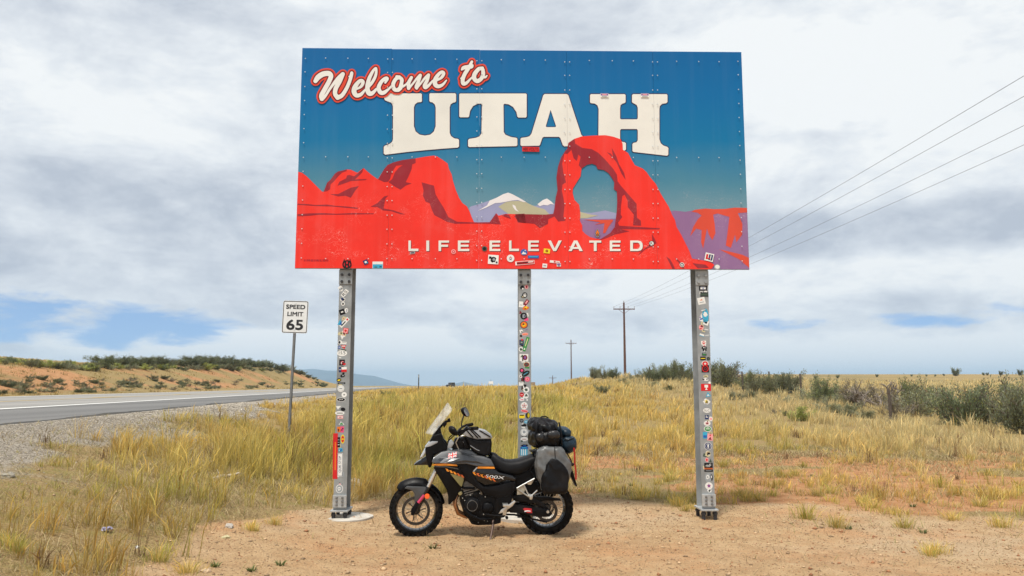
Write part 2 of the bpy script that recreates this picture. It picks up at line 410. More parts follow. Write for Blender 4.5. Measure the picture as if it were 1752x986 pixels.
# far blue mountains
def ridge(name, label, prof, dist, depth):
    n, k = 90, 14
    pxs = np.linspace(prof[0][0], prof[-1][0], n)
    top = np.interp(pxs, [p[0] for p in prof], [p[1] for p in prof])
    v, f = [], []
    for j in range(k):
        u = j / (k - 1); yy = dist + depth * (u - 0.5)
        for i in range(n):
            hgt = (664 - top[i]) / F_PX * dist
            env = math.sin(math.pi * u) ** 0.8
            rough_ = 0.72 + 0.28 * float(fbm(i * 0.16 + 5, j * 0.55 + 2))
            zz_ = hgt * (env * rough_ if j != k // 2 else 1.0) * (0 if j in (0, k - 1) else 1) - 1.0
            v.append(((pxs[i] - 876) / F_PX * dist, yy, zz_))
    for j in range(k - 1):
        for i in range(n - 1): f.append((j * n + i, j * n + i + 1, (j + 1) * n + i + 1, (j + 1) * n + i))
    me = bpy.data.meshes.new(name); me.from_pydata(v, [], f)
    me.polygons.foreach_set('use_smooth', [True] * len(me.polygons))
    me.materials.append(mat('mountain_forest', (0.045, 0.06, 0.055), 0.95, var=0.35, scale=0.004)); me.update()
    return tag(link(name, me), label, kind='structure')
ridge('mountain', 'long blue mountain ridge on the far horizon left of the sign', [(380, 650), (450, 640), (500, 637), (535, 635), (560, 638), (580, 638), (610, 644), (640, 647), (665, 654), (690, 661), (705, 664)], 7000, 1500)
ridge('mountain', 'small blue hill on the far horizon by the parked vehicle', [(766, 664), (780, 660), (792, 657), (803, 659), (820, 662), (832, 664)], 7400, 900)
hz = MB(); hz.box(-9300, 9300, -150, 9700, -6, 165)
hzm = bpy.data.materials.new('haze_air'); hzm.use_nodes = True; t = hzm.node_tree; t.nodes.clear()
pv = t.nodes.new('ShaderNodeVolumePrincipled'); pv.inputs['Color'].default_value = (0.55, 0.78, 1.0, 1); pv.inputs['Density'].default_value = 1.8e-4
pv.inputs['Anisotropy'].default_value = 0.0
oo = t.nodes.new('ShaderNodeOutputMaterial'); t.links.new(pv.outputs[0], oo.inputs['Volume'])
tag(hz.build('haze', hzm), 'thin bluish air over the plain', kind='stuff')

# ------------------------------------------------------------------ the welcome sign
SK = 0.018; SY0 = 9.75                      # sign face: Y = SY0 + SK*X
SX0, SX1, SZ0, SZ1 = -2.702, 2.985, 3.056, 5.918
S_ROOT = Vector((0, SY0, 0)); S_RZ = math.atan(SK)
sign = empty('welcome_sign', S_ROOT, S_RZ)
tag(sign, 'big blue and red painted welcome billboard on three sticker covered steel posts', 'sign')
def sg(px, py):
    """photograph pixel on the sign face -> (u, z) on the face"""
    p = px_on(px, py, SY0, SK); return (p.x / math.cos(S_RZ), p.z)
def R1(pts): return [sg(500 + x / 4.38, 70 + y / 4.38) for x, y in pts]
def R2(pts): return [sg(880 + x / 4.273, 70 + y / 4.273) for x, y in pts]
def R3(pts): return [sg(500 + x / 4.38, 260 + y / 4.38) for x, y in pts]
def R4(pts): return [sg(880 + x / 3.793, 220 + y / 3.793) for x, y in pts]
def scratched(m_, amt, zlo, zhi, stk=0.045):
    t = m_.node_tree; q = NG(t); b = t.nodes['Principled BSDF']; src = b.inputs['Base Color'].links[0].from_socket
    co = q.n('ShaderNodeTexCoord').outputs['Object']; sx = q.n('ShaderNodeSeparateXYZ'); t.links.new(co, sx.inputs[0])
    ln = q.m('ABSOLUTE', q.m('SUBTRACT', q.noise(q.vm('MULTIPLY', co, (3.0, 1.0, 5.0)), 2.6, 3, .6, 1.5), 0.5)); line = q.ss(ln, 0.007, 0.001)
    msk = q.m('MULTIPLY', q.ss(q.noise(co, 2.2, 3), 0.48, 0.62), q.ss(sx.outputs[2], zhi, zlo))
    c = q.mix(q.m('MULTIPLY', q.m('MULTIPLY', line, msk), amt), src, (0.80, 0.62, 0.55))
    streak = q.ss(q.noise(q.vm('MULTIPLY', co, (7.0, 1.0, 0.35)), 1.0, 5, .65), 0.45, 0.75)                      # faint rain streaks and chalking
    c = q.mix(q.m('MULTIPLY', streak, stk), c, (0.62, 0.60, 0.58)); t.links.new(c, b.inputs['Base Color'])
SEAMS = [sg(667, 280)[0], sg(820, 280)[0], sg(971, 280)[0], sg(1121, 280)[0]]
def paint(name, col, var=0.05, rough=0.42):
    return mat(name, col, rough, var=var, scale=1.6, dirt=((min(1, col[0] * .8 + .12), min(1, col[1] * .8 + .1), min(1, col[2] * .8 + .1)), 0.18, 2.7), bump=0.04, bscale=9, spec=0.22)
CREAM = paint('paint_cream', s2l((222, 221, 214))); NAVY = paint('paint_navy', s2l((46, 36, 70)))
RED = paint('paint_red', s2l((231, 50, 38))); MAROON = paint('paint_maroon', s2l((146, 36, 46)))
VERM = paint('paint_vermilion', s2l((212, 70, 46))); WINE = paint('paint_wine', s2l((106, 14, 28)))
LAV = paint('paint_lavender', s2l((150, 152, 186))); OLIVE = paint('paint_olive', s2l((178, 174, 146)))
SNOW = paint('paint_snow', s2l((224, 220, 222))); PURP = paint('paint_purple', s2l((140, 104, 146))); RUST = paint('paint_rust', s2l((208, 76, 56)))
# blue of the panels: printed blend from deep blue to pale teal
bl = bpy.data.materials.new('paint_blue_blend'); bl.use_nodes = True; t = bl.node_tree; q = NG(t); b = t.nodes['Principled BSDF']
so = q.n('ShaderNodeSeparateXYZ'); co = q.n('ShaderNodeTexCoord').outputs['Object']; t.links.new(co, so.inputs[0])
fz = q.n('ShaderNodeMapRange'); t.links.new(so.outputs[2], fz.inputs[0]); fz.inputs[1].default_value = 3.5; fz.inputs[2].default_value = 5.92
nz = q.m('ADD', fz.outputs[0], q.m('MULTIPLY', q.m('SUBTRACT', q.noise(co, 2.0, 5), 0.5), 0.10))
bc = q.ramp(nz, [(0.05, s2l((122, 150, 160))), (0.28, s2l((72, 128, 152))), (0.50, s2l((10, 110, 158))), (0.75, s2l((0, 101, 158))), (1.0, s2l((0, 93, 152)))])
t.links.new(bc, b.inputs['Base Color']); b.inputs['Roughness'].default_value = 0.5; b.inputs['Specular IOR Level'].default_value = 0.2
bn = q.n('ShaderNodeBump'); bn.inputs['Strength'].default_value = 0.04; t.links.new(q.noise(co, 3, 3), bn.inputs['Height']); t.links.new(bn.outputs[0], b.inputs['Normal'])

for m_ in (RED, MAROON, PURP): scratched(m_, 0.75, 3.3, 4.3)
scratched(bl, 0.4, 3.4, 4.6, 0.018); scratched(CREAM, 0.0, 3, 4)
PT = 0.006                                  # panel thickness (folded edge deeper)
ALU = mat('aluminium_edge', (0.55, 0.56, 0.58), 0.45, 0.6)
edges_u = [SX0] + SEAMS + [SX1]
for i in range(5):
    m_ = MB(); a = edges_u[i] + (0.0007 if i else 0); c = edges_u[i + 1] - (0.0007 if i < 4 else 0)
    dzt = [0.010, 0.004, 0.0, 0.0, 0.0][i]
    m_.box(a, c, 0.0, 0.028, SZ0, SZ1 + dzt, 0.003)
    o = m_.build('panel', bl, sign)
m_ = MB()
for zz_ in (3.25, 4.05, 4.85, 5.65): m_.box(SX0 + 0.05, SX1 - 0.05, 0.030, 0.09, zz_, zz_ + 0.06)
m_.build('back_stringers', ALU, sign)

def flat(name, loops, layer, m_, parent, mask_seams=True, closed_mesh=None):
    """flat painted shape (outer loop and holes, even-odd) laid `layer` mm proud of the sign face and cut at the panel seams"""
    if closed_mesh is None:
        cu = bpy.data.curves.new('tmp', 'CURVE'); cu.dimensions = '2D'; cu.fill_mode = 'BOTH'
        for lp in loops:
            sp = cu.splines.new('POLY'); sp.points.add(len(lp) - 1)
            for i, p in enumerate(lp): sp.points[i].co = (p[0], p[1], 0, 1)
            sp.use_cyclic_u = True
        ob = bpy.data.objects.new('tmp', cu); me0 = bpy.data.meshes.new_from_object(ob)
        bpy.data.objects.remove(ob); bpy.data.curves.remove(cu)
    else: me0 = closed_mesh
    bm = bmesh.new(); bm.from_mesh(me0); bpy.data.meshes.remove(me0)
    bmesh.ops.remove_doubles(bm, verts=bm.verts, dist=1e-5)
    if mask_seams:
        for su in SEAMS:
            for e in (-0.0007, 0.0007):
                bmesh.ops.bisect_plane(bm, geom=list(bm.verts) + list(bm.edges) + list(bm.faces), plane_co=(su + e, 0, 0), plane_no=(1, 0, 0), dist=1e-6)
            kill = [f for f in bm.faces if abs(f.calc_center_median().x - su) < 0.00065]
            bmesh.ops.delete(bm, geom=kill, context='FACES')
    for v in bm.verts: v.co = (v.co.x, -0.0010 * layer, v.co.y)
    bm.normal_update()
    for f in bm.faces:
        if f.normal.y > 0: f.normal_flip()
    me = bpy.data.meshes.new(name); bm.to_mesh(me); bm.free(); me.materials.append(m_)
    return link(name, me, parent)
def grow(lp, d_):
    """offset a loop outward by d_"""
    n = len(lp); area = sum(lp[i][0] * lp[(i + 1) % n][1] - lp[(i + 1) % n][0] * lp[i][1] for i in range(n))
    sgn = 1 if area > 0 else -1; out = []
    for i in range(n):
        a, p, c = Vector(lp[i - 1]), Vector(lp[i]), Vector(lp[(i + 1) % n])
        e1 = (p - a); e2 = (c - p)
        if e1.length < 1e-6 or e2.length < 1e-6: out.append(lp[i]); continue
        e1.normalize(); e2.normalize()
        n1 = Vector((e1.y, -e1.x)) * sgn; n2 = Vector((e2.y, -e2.x)) * sgn; b_ = (n1 + n2)
        k = b_.length
        if k < 0.4: b_ = n1; k = 1.6
        b_ = b_.normalized() * (d_ / max(0.45, k / 2)); out.append((p.x + b_.x, p.y + b_.y))
    return out
def clipx(lp): return [(min(max(x, SX0 + 0.003), SX1 - 0.003), min(max(z, SZ0 + 0.003), SZ1 - 0.003)) for x, z in lp]

# --- distant range and canyon (lowest paint layers)
flat('painted_mountain', [R3([(1325, 420), (1340, 408), (1400, 392), (1480, 365), (1530, 345), (1580, 318), (1618, 306), (1650, 318), (1700, 345), (1752, 375), (1790, 400), (1820, 405), (1860, 395), (1895, 375), (1915, 365), (1945, 380), (1990, 400), (1990, 540), (1350, 540)])], 1, LAV, sign)
flat('painted_slope', [R3([(1545, 412), (1570, 395), (1600, 378), (1640, 370), (1690, 368), (1752, 378), (1800, 402), (1850, 420), (1890, 430), (1930, 470), (1640, 478), (1590, 445)])], 2, OLIVE, sign)
flat('painted_snow', [R3([(1480, 365), (1530, 345), (1580, 318), (1618, 306), (1650, 318), (1700, 345), (1752, 375), (1735, 378), (1690, 362), (1650, 365), (1600, 375), (1560, 382), (1520, 385), (1450, 420), (1392, 442), (1460, 402)])], 3, SNOW, sign)
flat('painted_snow', [R3([(1650, 395), (1672, 405), (1680, 430), (1700, 452), (1672, 438), (1655, 415)])], 3, SNOW, sign)
flat('painted_snow', [R4([(150, 492), (185, 465), (212, 455), (240, 475), (258, 495), (235, 490), (215, 500), (190, 496), (165, 505)])], 3, SNOW, sign)
flat('painted_canyon', [clipx(R4([(1000, 540), (1040, 533), (1110, 541), (1160, 532), (1240, 522), (1330, 528), (1430, 515), (1525, 516), (1540, 930), (1100, 930), (1020, 700)]))], 1, PURP, sign)
for lp in ([(1150, 540), (1170, 528), (1240, 520), (1300, 524), (1370, 522), (1430, 514), (1525, 516), (1530, 545), (1450, 550), (1480, 620), (1478, 690), (1440, 740), (1432, 690), (1405, 775), (1372, 760), (1385, 660), (1395, 575), (1320, 552), (1290, 560), (1300, 620), (1305, 680), (1285, 725), (1262, 690), (1250, 650), (1225, 780), (1212, 740), (1215, 660), (1180, 650), (1140, 700), (1160, 640), (1190, 590), (1215, 565), (1190, 548)],
           [(1330, 785), (1400, 800), (1480, 820), (1535, 840), (1535, 905), (1500, 885), (1460, 850), (1400, 820)]):
    flat('painted_cliff', [clipx(R4(lp))], 2, RUST, sign)
flat('painted_canyon', [R4([(415, 590), (690, 585), (690, 735), (415, 735)])], 2, PURP, sign)
flat('painted_haze_hills', [R4([(415, 540), (450, 545), (500, 548), (545, 540), (590, 532), (640, 545), (690, 555), (690, 590), (415, 592)])], 1, LAV, sign)
flat('painted_hill_light', [R4([(415, 538), (450, 548), (500, 560), (545, 565), (470, 582), (415, 585)])], 3, OLIVE, sign)
flat('painted_cliff', [R4([(450, 592), (560, 594), (640, 592), (640, 600), (610, 640), (590, 680), (575, 680), (585, 615), (520, 625), (560, 610)])], 4, RUST, sign)

# --- red rock with the arch opening
rock = R3([(0, 140), (45, 150), (75, 158), (110, 185), (160, 235), (225, 300), (240, 300), (250, 268), (262, 235), (290, 208), (320, 165), (345, 148), (375, 142), (405, 133), (440, 135), (470, 150), (490, 158), (535, 122), (560, 145), (600, 178), (642, 207), (652, 192), (690, 130), (715, 100), (760, 80), (830, 62), (900, 55), (925, 50), (1000, 37), (1060, 29), (1085, 35), (1125, 60), (1165, 88), (1175, 130), (1195, 170), (1205, 220), (1225, 285), (1250, 345), (1275, 385), (1310, 410), (1330, 450), (1345, 490), (1362, 528), (1400, 530), (1480, 530), (1500, 500), (1528, 460), (1545, 480), (1600, 466), (1670, 468), (1740, 464)]) + \
    R4([(18, 556), (100, 558), (200, 560), (252, 555), (260, 520), (268, 450), (280, 400), (273, 320), (283, 250), (303, 190), (328, 150), (345, 130), (350, 95), (390, 68), (440, 52), (520, 47), (590, 45), (640, 54), (690, 71), (702, 100), (704, 140), (737, 160), (767, 215), (782, 240), (832, 261), (857, 284), (882, 320), (917, 360), (947, 420), (977, 470), (1002, 510), (1022, 560), (1042, 595), (1052, 640), (1082, 690), (1112, 750), (1137, 800), (1152, 845), (1202, 853), (1262, 863), (1297, 885), (1282, 908), (1270, 935)]) + R3([(0, 900)])
hole = R4([(470, 237), (505, 230), (530, 240), (540, 265), (580, 271), (610, 290), (635, 325), (648, 350), (645, 395), (665, 410), (667, 480), (664, 540), (661, 580), (651, 640), (621, 680), (560, 719), (530, 716), (490, 705), (460, 685), (441, 665), (440, 630), (425, 600), (428, 560), (425, 530), (420, 495), (390, 465), (378, 420), (380, 390), (405, 350), (430, 310), (435, 265), (450, 245)])
rock = clipx(rock)
flat('painted_red_rock', [rock, hole], 7, RED, sign)
SH3 = [[(236, 300), (250, 265), (262, 233), (290, 208), (320, 165), (345, 148), (375, 142), (410, 132), (408, 145), (375, 156), (345, 185), (310, 225), (288, 245), (285, 280), (262, 296)],
       [(340, 255), (355, 225), (385, 210), (405, 200), (412, 178), (430, 175), (465, 185), (490, 165), (535, 122), (525, 155), (495, 185), (470, 208), (560, 205), (550, 213), (440, 220), (400, 235)],
       [(285, 318), (345, 318), (400, 290), (440, 270), (500, 258), (470, 295), (440, 345), (400, 330), (345, 335)],
       [(645, 208), (690, 130), (715, 100), (760, 80), (830, 62), (925, 50), (925, 85), (900, 95), (895, 130), (870, 190), (850, 228), (895, 238), (850, 255), (812, 285), (770, 262), (722, 228), (750, 205), (770, 155), (800, 120), (830, 100), (780, 105), (750, 150), (735, 200), (720, 225), (690, 228)],
       [(970, 230), (1062, 255), (1075, 320), (1100, 365), (1135, 420), (1170, 490), (1235, 525), (1360, 530), (1480, 528), (1500, 500), (1528, 460), (1545, 495), (1562, 545), (1480, 540), (1360, 538), (1220, 540), (1160, 525), (1065, 475), (1045, 430), (1030, 385), (1000, 375), (980, 330), (985, 290)],
       [(588, 412), (640, 385), (690, 335), (722, 328), (700, 350), (692, 385), (685, 425), (760, 440), (848, 470), (810, 468), (740, 445), (680, 440), (640, 415)],
       [(40, 390), (120, 393), (175, 400), (260, 396), (320, 405), (400, 410), (495, 420), (490, 428), (400, 420), (300, 410), (180, 407), (40, 398)],
       [(40, 468), (130, 462), (230, 460), (330, 465), (450, 460), (612, 462), (612, 468), (480, 470), (330, 472), (200, 472), (130, 480), (40, 484)],
       [(1570, 478), (1600, 466), (1625, 475), (1640, 505), (1610, 495)], [(1670, 468), (1740, 464), (1752, 535), (1690, 530)]]
for lp in SH3: flat('painted_shadow', [clipx(R3(lp))], 8, MAROON, sign)
SH4 = [[(0, 572), (18, 556), (100, 558), (200, 560), (252, 555), (260, 520), (268, 450), (280, 400), (273, 320), (283, 250), (303, 190), (328, 150), (345, 130), (350, 95), (390, 68), (395, 100), (440, 128), (500, 135), (545, 160), (590, 205), (640, 262), (665, 300), (670, 345), (690, 372), (740, 430), (792, 490), (795, 580), (820, 600), (822, 632), (770, 630), (775, 560), (735, 510), (735, 470), (715, 430), (700, 440), (692, 500), (690, 560), (700, 575), (672, 612), (680, 632), (800, 640), (945, 648), (940, 656), (800, 655), (690, 655), (748, 668), (650, 690), (600, 712), (545, 728), (560, 718), (621, 680), (651, 640), (664, 540), (667, 480), (665, 410), (645, 395), (648, 350), (635, 325), (610, 290), (580, 271), (540, 265), (530, 240), (505, 230), (470, 237), (435, 262), (418, 240), (430, 185), (415, 170), (405, 212), (385, 195), (370, 140), (345, 165), (325, 165), (310, 230), (318, 290), (335, 350), (312, 365), (308, 405), (318, 450), (325, 500), (318, 570), (328, 600), (285, 605), (260, 572), (220, 590), (218, 620), (165, 648), (130, 620), (30, 610)],
       [(600, 155), (625, 165), (640, 185), (632, 128), (660, 180), (680, 235), (712, 290), (722, 335), (695, 295), (665, 225), (640, 192)],
       [(892, 685), (912, 720), (922, 745), (880, 770), (850, 785), (800, 828), (825, 795), (860, 770), (895, 735)],
       [(985, 832), (1010, 850), (1030, 885), (1042, 912), (1025, 915), (1010, 880)], [(1040, 835), (1075, 865), (1105, 912), (1090, 908), (1065, 870)],
       [(1155, 875), (1240, 885), (1262, 905), (1190, 908)]]
for lp in SH4: flat('painted_shadow', [clipx(R4(lp))], 8, MAROON, sign)

# --- the four big slab letters, each with its dark keyline
U = R1([(700, 395), (965, 395), (972, 402), (972, 455), (965, 460), (940, 462), (920, 477), (912, 500), (912, 640), (925, 680), (955, 704), (995, 711), (1035, 704), (1062, 680), (1075, 640), (1075, 500), (1068, 477), (1050, 462), (1035, 460), (1028, 452), (1028, 400), (1035, 394), (1220, 394), (1228, 402), (1228, 452), (1222, 461), (1205, 465), (1187, 478), (1180, 500), (1180, 690), (1190, 715), (1215, 732), (1243, 736), (1250, 744), (1250, 793), (1240, 801), (1130, 809), (1000, 820), (850, 835), (750, 848), (697, 854), (686, 845), (686, 797), (694, 787), (725, 776), (748, 760), (755, 740), (755, 490), (745, 466), (715, 455), (695, 446), (688, 430), (690, 405)])
T_ = R1([(1252, 402), (1258, 396), (1750, 396), (1757, 402), (1757, 569), (1750, 576), (1695, 576), (1687, 569), (1680, 535), (1655, 497), (1622, 477), (1590, 473), (1583, 480), (1585, 685), (1598, 705), (1640, 722), (1680, 728), (1687, 736), (1687, 782), (1680, 790), (1326, 797), (1318, 789), (1318, 745), (1326, 736), (1375, 728), (1402, 718), (1418, 695), (1422, 480), (1414, 472), (1390, 472), (1355, 490), (1333, 525), (1325, 568), (1318, 574), (1258, 574), (1252, 567)])
A_ = R2([(222, 390), (383, 390), (394, 398), (490, 690), (510, 705), (550, 712), (556, 720), (556, 768), (548, 774), (365, 772), (355, 765), (335, 710), (325, 703), (215, 703), (205, 710), (188, 761), (180, 768), (52, 770), (45, 762), (45, 718), (52, 710), (85, 706), (110, 699), (125, 680), (212, 398)])
A_h = R2([(265, 505), (305, 625), (300, 632), (235, 632), (230, 625)])
Hh = R2([(560, 391), (806, 391), (813, 398), (813, 448), (806, 456), (790, 460), (776, 472), (773, 495), (773, 569), (780, 575), (895, 575), (902, 568), (902, 490), (894, 470), (870, 457), (860, 450), (860, 398), (868, 391), (1112, 391), (1119, 398), (1119, 448), (1110, 457), (1080, 462), (1063, 478), (1060, 500), (1060, 720), (1070, 750), (1090, 767), (1118, 776), (1126, 785), (1125, 833), (1116, 841), (870, 813), (863, 806), (863, 756), (870, 747), (892, 743), (902, 728), (902, 655), (895, 646), (780, 646), (773, 655), (773, 715), (785, 738), (808, 743), (816, 751), (816, 795), (808, 803), (600, 780), (598, 735), (614, 710), (616, 500), (608, 474), (588, 460), (560, 457), (553, 450), (553, 398)])
for nm, lps in (('U', [U]), ('T', [T_]), ('A', [A_, A_h]), ('H', [Hh])):
    out = [grow(lps[0], 0.011)] + [grow(l_, -0.008) for l_ in lps[1:]]
    k = flat('letter_keyline', out, 3, NAVY, sign)
    o = flat('letter', lps, 4, CREAM, sign); o['label'] = 'cream slab serif letter ' + nm

# --- script lettering: brush strokes merged through a distance field
def catmull(pts, n=10):
    P = [np.array(p, float) for p in pts]; P = [2 * P[0] - P[1]] + P + [2 * P[-1] - P[-2]]; out = []
    for i in range(1, len(P) - 2):
        for j in range(n):
            t = j / n; a, b_, c, e = P[i - 1:i + 3]
            out.append(0.5 * ((2 * b_) + (c - a) * t + (2 * a - 5 * b_ + 4 * c - e) * t * t + (3 * b_ - a - 3 * c + e) * t ** 3))
    out.append(P[-2]); return np.array(out)
ZW = 10.6
def W1(pts): return [(525 + x / ZW, 95 + y / ZW, r / ZW) for x, y, r in pts]
def W2(pts): return [(680 + x / ZW, 90 + y / ZW, r / ZW) for x, y, r in pts]
strokes = [
    W1([(160, 470, 42), (210, 400, 52), (300, 345, 52), (400, 335, 50), (440, 380, 46), (410, 470, 44), (340, 600, 46), (270, 730, 46), (275, 790, 42)]),           # W
    W1([(275, 795, 42), (340, 740, 26), (430, 600, 26), (560, 430, 34), (655, 345, 40)]), W1([(655, 345, 40), (600, 470, 44), (530, 600, 44), (515, 700, 42), (560, 770, 44)]),
    W1([(560, 772, 44), (640, 730, 40), (720, 610, 36), (780, 470, 34), (815, 340, 34), (812, 315, 18)]), W1([(765, 385, 10), (795, 400, 26)]),
    W1([(900, 620, 18), (985, 570, 28), (1020, 500, 34), (1000, 465, 34), (950, 480, 36), (880, 570, 46), (858, 660, 48), (900, 730, 42), (980, 715, 34), (1060, 630, 20), (1110, 590, 18)]),   # e
    W1([(1100, 600, 28), (1190, 490, 30), (1250, 370, 28), (1262, 260, 22), (1245, 240, 22), (1190, 310, 30), (1125, 450, 38), (1100, 600, 44), (1130, 690, 48), (1190, 690, 38), (1270, 610, 22)]),   # l
    W1([(1425, 500, 20), (1455, 430, 36), (1415, 430, 34), (1350, 490, 36), (1305, 590, 40), (1335, 675, 42), (1400, 680, 38), (1480, 620, 24), (1540, 560, 18)]),   # c
    W1([(1680, 400, 34), (1610, 440, 36), (1565, 540, 38), (1590, 620, 38), (1650, 630, 36), (1715, 570, 36)]),
    W2([(75, 660, 18), (20, 700, 22), (-30, 690, 22)]),
    W2([(40, 455, 34), (80, 500, 36), (75, 580, 34), (95, 620, 26), (150, 590, 18), (195, 540, 16)]), W2([(40, 455, 34), (-10, 445, 30)]), W2([(75, 560, 34), (40, 650, 26)]),   # o
    W2([(255, 460, 30), (205, 560, 36), (205, 655, 34)]), W2([(210, 655, 24), (290, 560, 20), (360, 470, 24), (415, 420, 32)]), W2([(415, 425, 32), (390, 510, 32), (345, 620, 34), (350, 655, 28)]),
    W2([(355, 650, 22), (430, 560, 20), (500, 470, 24), (565, 415, 32)]), W2([(565, 415, 32), (540, 510, 34), (495, 600, 36), (510, 640, 36), (570, 600, 28), (640, 520, 18), (680, 500, 16)]),   # m
    W2([(720, 510, 20), (800, 460, 28), (840, 390, 32), (810, 360, 30), (750, 400, 34), (690, 490, 42), (685, 580, 44), (740, 620, 38), (820, 590, 28), (890, 510, 14)]),   # e
    W2([(1350, 175, 26), (1290, 290, 36), (1220, 400, 38), (1185, 500, 38), (1195, 570, 38), (1250, 560, 30), (1320, 490, 20), (1360, 450, 16)]),   # t
    W2([(1165, 320, 16), (1200, 285, 36), (1280, 270, 40), (1345, 265, 32), (1365, 235, 16)]),
    W2([(1150, 480, 12), (1190, 440, 22)]),
    W2([(1540, 290, 32), (1470, 310, 38), (1400, 400, 42), (1395, 480, 42), (1450, 525, 40), (1520, 480, 38), (1555, 400, 38), (1550, 320, 34)]), W2([(1530, 440, 26), (1590, 455, 22), (1625, 425, 12)])]
gx0, gx1, gy0, gy1, gst = 527, 845, 92, 186, 0.45
GX = np.arange(gx0, gx1, gst); GY = np.arange(gy0, gy1, gst); gX, gY = np.meshgrid(GX, GY); DF = np.full(gX.shape, 99.0)
for st in strokes:
    c = catmull(st, 12)
    for p, r_ in zip(c[:, :2], c[:, 2]):
        i0, i1 = int((p[0] - 14 - gx0) / gst), int((p[0] + 14 - gx0) / gst) + 1; j0, j1 = int((p[1] - 14 - gy0) / gst), int((p[1] + 14 - gy0) / gst) + 1
        i0, j0 = max(i0, 0), max(j0, 0)
        sl = (slice(j0, j1), slice(i0, i1))
        DF[sl] = np.minimum(DF[sl], np.hypot(gX[sl] - p[0], gY[sl] - p[1]) - r_ * 0.92)
def contours(D, lev):
    """closed loops of the level set by marching squares"""
    nb, na = D.shape; seg = {}
    ins = D < lev
    def ip(a, b_):
        (ja, ia), (jb, ib) = a, b_; u = (lev - D[a]) / (D[b_] - D[a]); return (a, b_), (GX[ia] + u * (GX[ib] - GX[ia]), GY[ja] + u * (GY[jb] - GY[ja]))
    pts = {}; nxt = {}
    cand = np.argwhere((ins[:-1, :-1].astype(int) + ins[1:, :-1] + ins[:-1, 1:] + ins[1:, 1:]) % 4 != 0)
    for j, i in cand:
        c = [(j, i), (j, i + 1), (j + 1, i + 1), (j + 1, i)]; s_in = [bool(ins[k]) for k in c]; cr = []
        for k in range(4):
            if s_in[k] != s_in[(k + 1) % 4]:
                a, b_ = c[k], c[(k + 1) % 4]; key = (min(a, b_), max(a, b_)); _, p = ip(*key); pts[key] = p; cr.append((key, s_in[k]))
        outs = [k for k, e in cr if e]; inns = [k for k, e in cr if not e]
        if len(outs) == 1: nxt[outs[0]] = inns[0]
        else:
            o0 = [x for x, (k, e) in enumerate(cr) if e]
            for x in o0: nxt[cr[x][0]] = cr[(x + 1) % 4][0]
    loops = []
    while nxt:
        k0, k = next(iter(nxt.items())); del nxt[k0]; lp = [pts[k0]]
        while k in nxt: lp.append(pts[k]); k = nxt.pop(k)
        if len(lp) > 12: loops.append(lp)
    return loops
for nm, lev, lay, m_ in (('script_border', 4.6, 9, VERM), ('script_keyline', 2.0, 10, WINE), ('script_lettering', 0.0, 11, CREAM)):
    o = flat(nm, [[sg(x, y) for x, y in lp] for lp in contours(DF, lev)], lay, m_, sign)
o['label'] = 'cream brush script words Welcome to'

# --- LIFE ELEVATED in wide capitals
def bars(*bs): return bs
GLY = {'L': [[(0, 0), (0, 1), (.24, 1), (.24, .22), (1, .22), (1, 0)]], 'I': [[(0, 0), (0, 1), (1, 1), (1, 0)]],
       'F': [[(0, 0), (0, 1), (1, 1), (1, .8), (.24, .8), (.24, .6), (.9, .6), (.9, .4), (.24, .4), (.24, 0)]],
       'E': [[(0, 0), (0, 1), (1, 1), (1, .8), (.24, .8), (.24, .6), (.94, .6), (.94, .41), (.24, .41), (.24, .2), (1, .2), (1, 0)]],
       'V': [[(.4, 0), (0, 1), (.23, 1), (.5, .26), (.77, 1), (1, 1), (.6, 0)]],
       'A': [[(0, 0), (.38, 1), (.62, 1), (1, 0), (.77, 0), (.7, .2), (.3, .2), (.23, 0)], [(.37, .38), (.63, .38), (.5, .76)]],
       'T': [[(.38, 0), (.38, .8), (0, .8), (0, 1), (1, 1), (1, .8), (.62, .8), (.62, 0)]],
       'D': [[(0, 0), (0, 1), (.62, 1), (.85, .93), (.97, .75), (1, .5), (.97, .25), (.85, .07), (.62, 0)], [(.22, .2), (.58, .2), (.72, .27), (.78, .5), (.72, .73), (.58, .8), (.22, .8)]]}
for ch, x0, x1 in (('L', 699, 716), ('I', 729.5, 734.5), ('F', 750.5, 768.5), ('E', 783.5, 803), ('E', 837.5, 856), ('L', 871, 888), ('E', 903.5, 922), ('V', 937, 961), ('A', 972.5, 997), ('T', 1008, 1028.5), ('E', 1043, 1061.5), ('D', 1078, 1099.5)):
    def gl(dx, dy): return [[sg(x0 + (x1 - x0) * u + dx, 430 - 18 * v + dy) for u, v in lp] for lp in GLY[ch]]
    flat('slogan_letter_shade', gl(0.9, 1.0), 9, WINE, sign)
    flat('slogan_letter', gl(0, 0), 10, CREAM, sign)['label'] = 'cream slogan letter ' + ch

